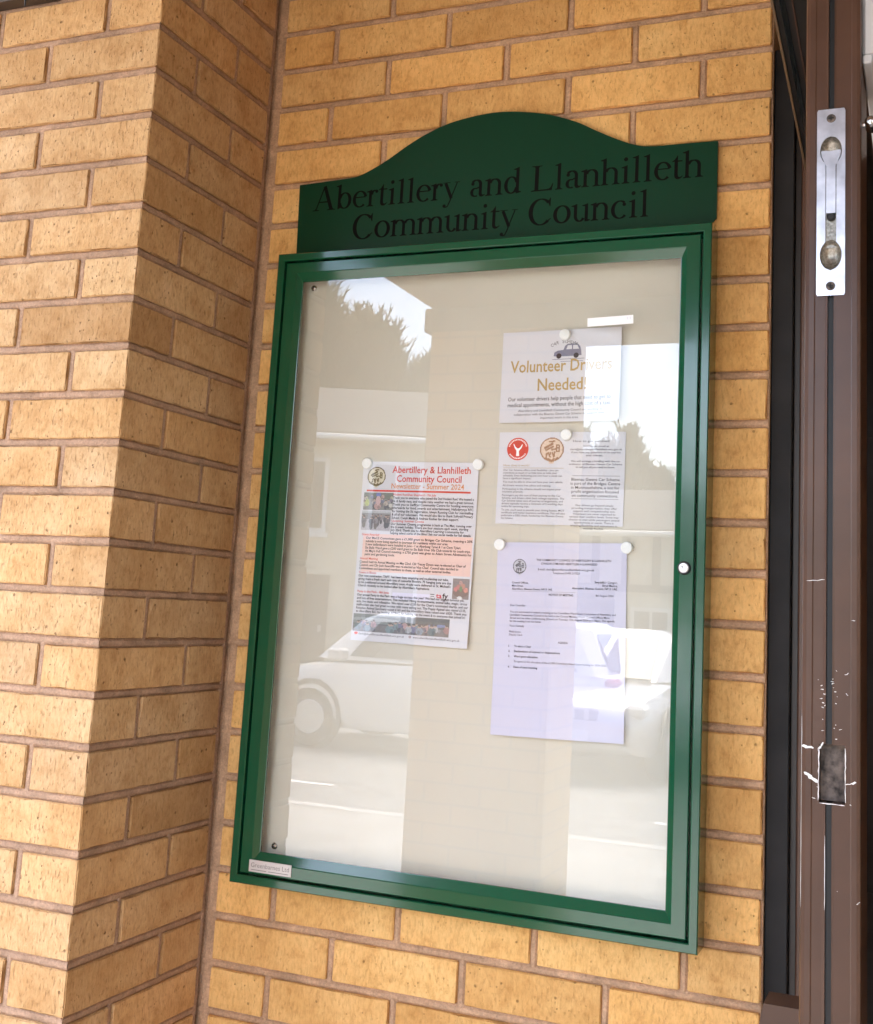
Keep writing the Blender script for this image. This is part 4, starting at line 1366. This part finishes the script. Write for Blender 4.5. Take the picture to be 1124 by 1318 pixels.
# closer body, screw knob, push bar housing on the leaf
b = MB(); b.box(EX1 + .0004, YE + .012, 2.126, EX1 + .052, -.34, 2.26, b=.003)
cl = b.build('door_closer', M['closer'], door)
b = MB(); b.box(EX1 + .0008, YE + .009, 2.1165, EX1 + .010, -.34, 2.1255, b=.0015); b.box(EX1 + .011, YE + .009, 2.1165, EX1 + .050, -.34, 2.1255, b=.0015)
b.build('closer_lip', M['closer'], cl)
b = MB(); b.lathe_y(EX1 + .0085, 2.0560, [(.0062, YE + .03), (.0062, YE + .014), (.0040, YE + .011), (.0004, YE + .010)], 18)
b.tube([(EX1 - .001, YE + .022, 2.0560), (EX1 + .0085, YE + .022, 2.0560)], .003, 8)
b.build('closer_knob', M['chrome'], door, smooth=True)
b = MB()
yb0, yb1 = -.30, -.272
b.add([(.9545, yb0, 1.1225), (.9440, yb0, 1.070), (.9440, yb0, .93), (1.023, yb0, .93), (1.023, yb0, 1.1225),
       (.9575, yb1, 1.1285), (.9470, yb1, 1.070), (.9470, yb1, .93), (1.023, yb1, .93), (1.023, yb1, 1.1285)],
      [(0, 1, 2, 3, 4), (5, 9, 8, 7, 6), (0, 5, 6, 1), (1, 6, 7, 2), (2, 7, 8, 3), (3, 8, 9, 4), (4, 9, 5, 0)])
b.build('push_bar_housing', M['doorbrown'], door)

# ---- door surround
fr = thing('door_surround', 'dark grey lined reveal and brown frame beside the brick edge', 'door frame', (.92, .2, 0))
b = MB(); b.box(.9145, .014, 0, .9460, .25, 2.452, b=.0015); b.build('reveal_lining', M['greytrim'], fr)
b = MB(); b.box(.9464, .030, 0, .9560, .25, 2.452, b=.001); b.build('frame_jamb', M['darkbrown'], fr)
b = MB(); b.box(.9562, .022, 0, .9700, .45, 2.452, b=.002); b.build('frame_jamb', M['doorbrown'], fr)
b = MB(); b.box(.9702, .40, 0, 1.018, .46, 2.452, b=.001); b.build('frame_jamb', M['doorbrown'], fr)
b = MB(); b.box(2.16, .40, 0, 2.24, .46, 2.452, b=.001); b.build('frame_jamb', M['doorbrown'], fr)
b = MB(); b.box(.972, .10, 2.456, 2.24, .50, 2.60, b=.002); b.build('head_box', M['darkbrown'], fr)


def slab(name, xa, xb, za, zb, mat, parent, ya=-.57, yb=.012):
    """bar running along the leaf, slightly out of square"""
    k = -.026
    b = MB(); X = lambda x, y: x + k * (y - ya)
    b.add([(X(x, y), y, z) for x in (xa, xb) for y in (ya, yb) for z in (za, zb)], [(0, 1, 3, 2), (4, 6, 7, 5), (0, 4, 5, 1), (2, 3, 7, 6), (0, 2, 6, 4), (1, 5, 7, 3)])
    return b.build(name, mat, parent)


th = slab('track_housing', .9795, 1.0235, 2.2500, 2.330, M['black'], door)
slab('edge_lip', .9765, .9792, 2.2480, 2.330, M['soffitbrown'], th)
slab('track', .9860, .9920, 2.2485, 2.2502, M['darkglass'], th)
slab('track', .9990, 1.0005, 2.2480, 2.2502, M['doorbrown'], th)

# ------------------------------------------------------------------ across the street (seen in the glass)
CARM = {'white': plain('white_car_paint', (.78, .78, .77), rough=.25, coat=1.0, coat_rough=.03), 'silver': plain('silver_car_paint', (.50, .51, .53), rough=.3, metal=.5, coat=1.0, coat_rough=.03),
        'glass': plain('car_glass', (.015, .018, .02), rough=.05, spec=.6), 'tyre': plain('tyre_rubber', (.02, .02, .02), rough=.8), 'rim': plain('alloy_rim', (.55, .55, .56), rough=.3, metal=.8),
        'lamp': plain('lamp_lens', (.75, .76, .78), rough=.08, spec=.8), 'red': plain('tail_lens', (.35, .02, .02), rough=.15), 'trim': plain('black_trim', (.02, .02, .02), rough=.45)}


def make_car(label, paint, loc, rz, scale=1.0, group='cars parked across the street', rails=False, cab=(1.12, .28)):
    t = thing('parked_car', label, 'car', loc, group)
    t.rotation_euler = (0, 0, rz); t.scale = (scale,) * 3

    def P(b, name, mat, parent=None, smooth=False):
        o = b.build(name, mat, None, smooth); o.parent = parent or t; return o
    st = [(-2.15, .50, .92, .62), (-2.08, .36, 1.00, .78), (-1.85, .28, 1.05, .86), (-1.2, .24, 1.04, .89), (-.3, .24, 1.01, .90), (.6, .24, .99, .90), (1.05, .24, .98, .90), (1.45, .26, .93, .885),
          (1.8, .28, .87, .85), (2.02, .30, .79, .78), (2.14, .36, .68, .68), (2.18, .46, .60, .60)]
    prof = [(-1, .18), (-1, .62), (-.965, .82), (-.90, .95), (-.75, 1.0), (0, 1.015), (.75, 1.0), (.90, .95), (.965, .82), (1, .62), (1, .18), (.93, 0), (-.93, 0)]
    b = MB(); n = len(prof)
    vs = [(x, w * a, z0 + (z1 - z0) * c) for (x, z0, z1, w) in st for (a, c) in prof]
    b.add(vs, [(i * n + k, i * n + (k + 1) % n, (i + 1) * n + (k + 1) % n, (i + 1) * n + k) for i in range(len(st) - 1) for k in range(n)] + [tuple(range(n)), tuple(range((len(st) - 1) * n, len(st) * n))])
    P(b, 'body', CARM[paint], None, True)
    # cabin: base loop and roof loop
    cb, cr = cab
    base = [(-2.02, .68), (-1.9, .80), (cb - .37, .80), (cb, .66)]; roof = [(-1.78, .52), (-1.6, .60), (cr - .18, .60), (cr, .52)]
    zb, zr = .985, 1.50
    b = MB()
    lo = [(x, y, zb) for x, y in base] + [(x, -y, zb) for x, y in reversed(base)]
    hi = [(x, y, zr - (.05 if i in (0, 3) else .02)) for i, (x, y) in enumerate(roof)] + [(x, -y, zr - (.05 if i in (0, 3) else .02)) for i, (x, y) in reversed(list(enumerate(roof)))]
    top = [(x * .9 - .08, y * .72, zr + .03) for x, y, _ in hi]
    m8 = 8
    b.add(lo + hi + top, [(k, (k + 1) % m8, m8 + (k + 1) % m8, m8 + k) for k in range(m8)] + [(m8 + k, m8 + (k + 1) % m8, 2 * m8 + (k + 1) % m8, 2 * m8 + k) for k in range(m8)] + [tuple(range(2 * m8, 3 * m8))])
    P(b, 'cabin', CARM[paint], None, False)

    def lerp(p, q, t_): return tuple(p[i] + (q[i] - p[i]) * t_ for i in range(3))
    for s_ in (1, -1):
        A, B_, C_, D_ = (-1.9, .80 * s_, zb), (cb - .37, .80 * s_, zb), (cr - .18, .60 * s_, zr - .02), (-1.6, .60 * s_, zr - .02)
        for (u0, u1) in ((.06, .36), (.39, .66), (.69, .975)):
            b = MB()
            q = []
            for (u, v) in ((u0, .08), (u1, .08), (u1 - .02, .88), (u0 + (.05 if u0 < .1 else .01), .88)):
                p = lerp(lerp(A, B_, u), lerp(D_, C_, u), v); q.append((p[0], p[1] + .008 * s_, p[2] + .004))
            b.add(q, [(0, 1, 2, 3)]); P(b, 'side_window', CARM['glass'])
        b = MB(); b.box(cb - .5, .86 * s_, .98, cb - .32, 1.06 * s_, 1.12, b=.03); P(b, 'door_mirror', CARM[paint])
        for hx in (.05, -.95):
            b = MB(); b.box(hx - .1, .89 * s_, .86, hx + .1, .925 * s_, .89, b=.01); P(b, 'door_handle', CARM[paint])
        b = MB(); b.box(1.78, .60 * s_, .66, 2.09, .80 * s_, .80, b=.04); P(b, 'headlight', CARM['lamp'])
        b = MB(); b.box(-2.13, .55 * s_, .82, -1.98, .80 * s_, .98, b=.04); P(b, 'tail_light', CARM['red'])
        if rails:
            b = MB(); b.tube([(-1.5, .56 * s_, 1.52), (-1.45, .56 * s_, 1.58), (.0, .56 * s_, 1.58), (.06, .56 * s_, 1.51)], .018, 6); P(b, 'roof_rail', CARM['rim'])
    if rails:
        for rx in (-1.1, -.3):
            b = MB(); b.tube([(rx, -.60, 1.60), (rx, .60, 1.60)], .02, 6); P(b, 'roof_bar', CARM['rim'])
    b = MB(); b.add([(cb - .015, .60, 1.012), (cb - .015, -.60, 1.012), (cr + .03, -.49, 1.435), (cr + .03, .49, 1.435)], [(0, 1, 2, 3)]); P(b, 'windscreen', CARM['glass'])
    b = MB(); b.add([(-2.03, .60, 1.05), (-2.03, -.60, 1.05), (-1.81, -.48, 1.42), (-1.81, .48, 1.42)], [(0, 1, 2, 3)]); P(b, 'rear_window', CARM['glass'])
    b = MB(); b.box(2.10, -.34, .62, 2.185, .34, .74, b=.02); g = P(b, 'grille', CARM['trim'])
    for k in range(4):
        b = MB(); b.box(2.18, -.26 + k * .15, .63, 2.20, -.21 + k * .15, .73, b=.006); P(b, 'grille_bar', CARM['rim'], g)
    b = MB(); b.box(2.12, -.26, .42, 2.195, .26, .53, b=.006); P(b, 'number_plate', plain('plate_white', (.7, .7, .66), rough=.5))
    for wx in (-1.32, 1.36):
        for s_ in (1, -1):
            b = MB(); b.lathe_y(0, 0, [(.18, -.10), (.31, -.10), (.335, -.07), (.335, .07), (.31, .10), (.18, .10)], 24)
            w = P(b, 'wheel', CARM['tyre'], None, True); w.location = (wx, .80 * s_, .335)
            b = MB(); b.lathe_y(0, 0, [(.20, .095 * s_), (.18, .112 * s_), (.06, .105 * s_), (.01, .112 * s_)], 20); P(b, 'rim', CARM['rim'], w, True)
            b = MB(); b.lathe_y(wx, .36, [(.40, .875 * s_), (.40, .902 * s_), (.345, .902 * s_), (.345, .875 * s_)], 24); P(b, 'wheel_arch', CARM['trim'], None, True)
    return t


make_car('white estate car with roof bars mirrored in the left of the glass', 'white', (-4.15, -11.3, -.11), math.pi, 1.03, rails=True, cab=(1.42, .92))
make_car('silver car facing the porch mirrored behind the typed letter', 'silver', (-2.25, -12.0, -.11), math.radians(92), 1.0)
make_car('white car parked beside the silver one, mirrored near the lock', 'white', (-.15, -12.6, -.11), math.radians(97), 1.0)

RENDER_ = plain('cream_render', (.62, .55, .42), rough=.85, noise=.12, nscale=2)
SLATE = plain('slate_roof', (.055, .055, .06), rough=.85, noise=.25, nscale=5)
FRAMEW = plain('white_window_frame', (.78, .78, .76), rough=.5)
TIMBER = plain('dark_timber', (.05, .04, .035), rough=.7)
PANE = plain('window_pane', (.03, .035, .04), rough=.08)
BRICKR = plain('chimney_brick', (.28, .14, .09), rough=.9, noise=.3, nscale=8)


def house(label, x0, x1, y, depth, eave, ridge, wins, doors, timber=False, name='terraced_house', turn=0.0):
    h = thing(name, label, 'house', ((x0 + x1) / 2, y - depth / 2, 0))
    b = MB(); b.box(x0, y - depth, -.1, x1, y, eave)
    b.add([(x0, y, eave), (x0, y - depth, eave), (x0, y - depth / 2, ridge)], [(0, 1, 2)]); b.add([(x1, y, eave), (x1, y - depth, eave), (x1, y - depth / 2, ridge)], [(0, 1, 2)])
    b.build('wall', RENDER_, h)
    b = MB(); o = .35; e2 = eave - .12
    for s_ in (0, 1):
        ya = y + o if s_ == 0 else y - depth - o
        yr = y - depth / 2
        b.add([(x0 - .2, ya, e2), (x1 + .2, ya, e2), (x1 + .2, yr, ridge + .12), (x0 - .2, yr, ridge + .12), (x0 - .2, ya, e2 + .1), (x1 + .2, ya, e2 + .1), (x1 + .2, yr, ridge + .22), (x0 - .2, yr, ridge + .22)],
              [(0, 1, 2, 3), (4, 5, 6, 7), (0, 1, 5, 4), (0, 3, 7, 4), (1, 2, 6, 5)])
    r = b.build('roof', SLATE, h)
    cxh = x0 + .9
    b = MB(); b.box(cxh - .4, y - depth / 2 - .3, ridge - .1, cxh + .4, y - depth / 2 + .3, ridge + 1.1); b.build('chimney', BRICKR, r)
    b = MB(); b.tube([(x0 - .2, y + o + .04, e2), (x1 + .2, y + o + .04, e2)], .06, 8); b.build('gutter', FRAMEW, r)
    for (wx, wz, ww, wh) in wins:
        b = MB(); b.box(wx - ww / 2 - .06, y - .02, wz - .06, wx + ww / 2 + .06, y + .04, wz + wh + .06); f = b.build('window', FRAMEW, h)
        b = MB(); b.box(wx - ww / 2 + .02, y + .03, wz + .02, wx - .03, y + .046, wz + wh - .02); b.build('pane', PANE, f)
        b = MB(); b.box(wx + .03, y + .03, wz + .02, wx + ww / 2 - .02, y + .046, wz + wh - .02); b.build('pane', PANE, f)
        b = MB(); b.box(wx - ww / 2 - .12, y, wz - .16, wx + ww / 2 + .12, y + .12, wz - .07); b.build('sill', FRAMEW, f)
    for dx in doors:
        b = MB(); b.box(dx - .45, y - .02, 0, dx + .45, y + .05, 2.05); d = b.build('door', TIMBER, h)
        b = MB(); b.box(dx + .3, y + .05, 1.0, dx + .36, y + .10, 1.12); b.build('handle', FRAMEW, d)
    if timber:
        k = x0 + .3
        while k < x1 - .1:
            b = MB(); b.box(k, y + .001, 2.2, k + .16, y + .045, eave - .1); b.build('timber', TIMBER, h); k += .62
        b = MB(); b.box(x0, y + .002, 2.05, x1, y + .05, 2.2); b.build('timber', TIMBER, h)
    h.rotation_euler = (0, 0, turn)
    return h


house('cream rendered terraced house with slate roof mirrored above the newsletter', -16.5, -6.2, -17.2, 7.5, 4.75, 6.1,
      [(-9.6, 2.9, .9, 1.3), (-8.1, 2.9, .9, 1.3), (-9.6, .75, .9, 1.35), (-8.1, .75, .9, 1.35), (-11.4, 2.9, .9, 1.3), (-12.9, .75, .9, 1.35)], [-11.2, -7.0], turn=math.radians(-22))
house('half timbered house with cream panels mirrored below the leaflets', -7.4, -2.6, -21.0, 6.0, 3.3, 4.2,
      [(-6.4, .6, .9, 1.1), (-4.0, .6, .7, 1.1)], [-5.2], timber=True, name='half_timbered_house')

LEAF = plain('conifer_foliage', (.035, .060, .022), rough=.7, spec=.2, noise=.5, nscale=2.0)
BARK = plain('conifer_bark', (.10, .065, .045), rough=.9, noise=.3, nscale=9)


def crown_mesh(h, r, seed, n=2400, np_=520, up=(.5, 2.2)):
    rnd = random.Random(seed); b = MB()
    for k in range(n):
        t = rnd.random() ** .85
        rr = r * (1 - t) ** .58 * (.55 + .5 * rnd.random()) * (1 + .25 * math.sin(t * 23 + seed))
        a = rnd.uniform(0, 2 * math.pi)
        rr *= 1 + .22 * math.sin(3 * a + seed + t * 9)
        z = .06 * h + t * h * .94
        p = Vector((rr * math.cos(a), rr * math.sin(a), z))
        out = Vector((math.cos(a), math.sin(a), rnd.uniform(.3, 1.3))).normalized()
        side = Vector((-math.sin(a), math.cos(a), rnd.uniform(-.5, .5))).normalized()
        s_ = rnd.uniform(.22, .55) * (1 - .45 * t)
        tip = p + out * s_ * 1.5
        b.add([p - side * s_ * .35, p + side * s_ * .35, tip + side * .03, tip - side * .03, p + out * s_ * .4 + Vector((0, 0, -.2 * s_))], [(0, 4, 2, 3), (4, 1, 2)])
    for k in range(np_):
        t = .12 + .88 * rnd.random() ** .7
        rr = r * (1 - t) ** .58 * (.85 + .25 * rnd.random())
        a = rnd.uniform(0, 2 * math.pi)
        p = Vector((rr * math.cos(a), rr * math.sin(a), .06 * h + t * h * .94 - .2))
        out = Vector((math.cos(a), math.sin(a), rnd.uniform(*up))).normalized()
        side = Vector((-math.sin(a), math.cos(a), 0))
        l = rnd.uniform(.5, 1.15); w = rnd.uniform(.07, .14)
        tip = p + out * l; mid = p + out * l * .55 + Vector((0, 0, -.06))
        b.add([p - side * w, p + side * w, mid + side * w * .8, tip, mid - side * w * .8], [(0, 1, 2, 4), (4, 2, 3)])
        for q in range(3):
            u = p + out * l * (.3 + .2 * q); e = u + (out + side * rnd.choice((-1, 1)) * .8).normalized() * l * .35
            b.add([u - out * .06, u + out * .06, e], [(0, 1, 2)])
    return b.mesh('crown', LEAF)


CRN = [crown_mesh(1, .26, s, 10) for s in ()]
crowns = [crown_mesh(10.0, 2.3, 1), crown_mesh(10.0, 1.5, 2, 3000, 260, (1.5, 4.0)), crown_mesh(10.0, 2.0, 3)]
tb = MB(); tb.tube([(0, 0, -.1), (0, 0, 3), (.05, 0, 8.6)], [.24, .18, .03], 8); trunk_me = tb.mesh('trunk', BARK)
TL = [(-17.6, -27.0, 11.2, 0, 'broad dark conifer behind the terraced house, farthest left of the row'), (-15.3, -26.6, 10.6, 0, 'broad dark conifer second from the left behind the terraced house'),
      (-14.1, -27.4, 9.9, 0, 'dark conifer third from the left behind the terraced house'), (-13.1, -26.8, 9.2, 2, 'slender dark conifer fourth from the left behind the terraced house'),
      (-12.1, -27.6, 8.5, 0, 'dark conifer fifth from the left behind the terraced house'), (-11.1, -27.0, 7.9, 0, 'dark conifer sixth from the left behind the terraced house'), (-10.1, -27.5, 8.2, 1, 'last dark conifer of the terraced house row'),
      (-9.1, -30.5, 6.3, 2, 'pointed conifer behind the half timbered house, farthest left there'), (-8.3, -30.0, 6.9, 1, 'tall pointed conifer behind the half timbered roof'), (-7.6, -30.6, 6.6, 1, 'pointed conifer third along behind the half timbered roof'),
      (-6.8, -30.0, 6.9, 1, 'tall pointed conifer mirrored beside the leaflet edge'), (-6.0, -30.5, 5.8, 0, 'broad lower conifer behind the half timbered gable'), (-4.6, -31.0, 5.2, 2, 'low conifer mirrored between the leaflets and the frame'), (-3.0, -31.5, 4.8, 0, 'lowest broad conifer, mirrored nearest the lock')]
for k, (x, y, h, c, lab) in enumerate(TL):
    t = thing('conifer_tree', lab, 'tree', (x, y, -.12), 'conifers behind the houses')
    t.rotation_euler = (0, 0, k * 1.3); t.scale = (h / 10 * 1.05, h / 10 * 1.05, h / 10)
    for nm, me in (('trunk', trunk_me), ('crown', crowns[c])):
        o = bpy.data.objects.new(nm, me); COL.objects.link(o); o.parent = t
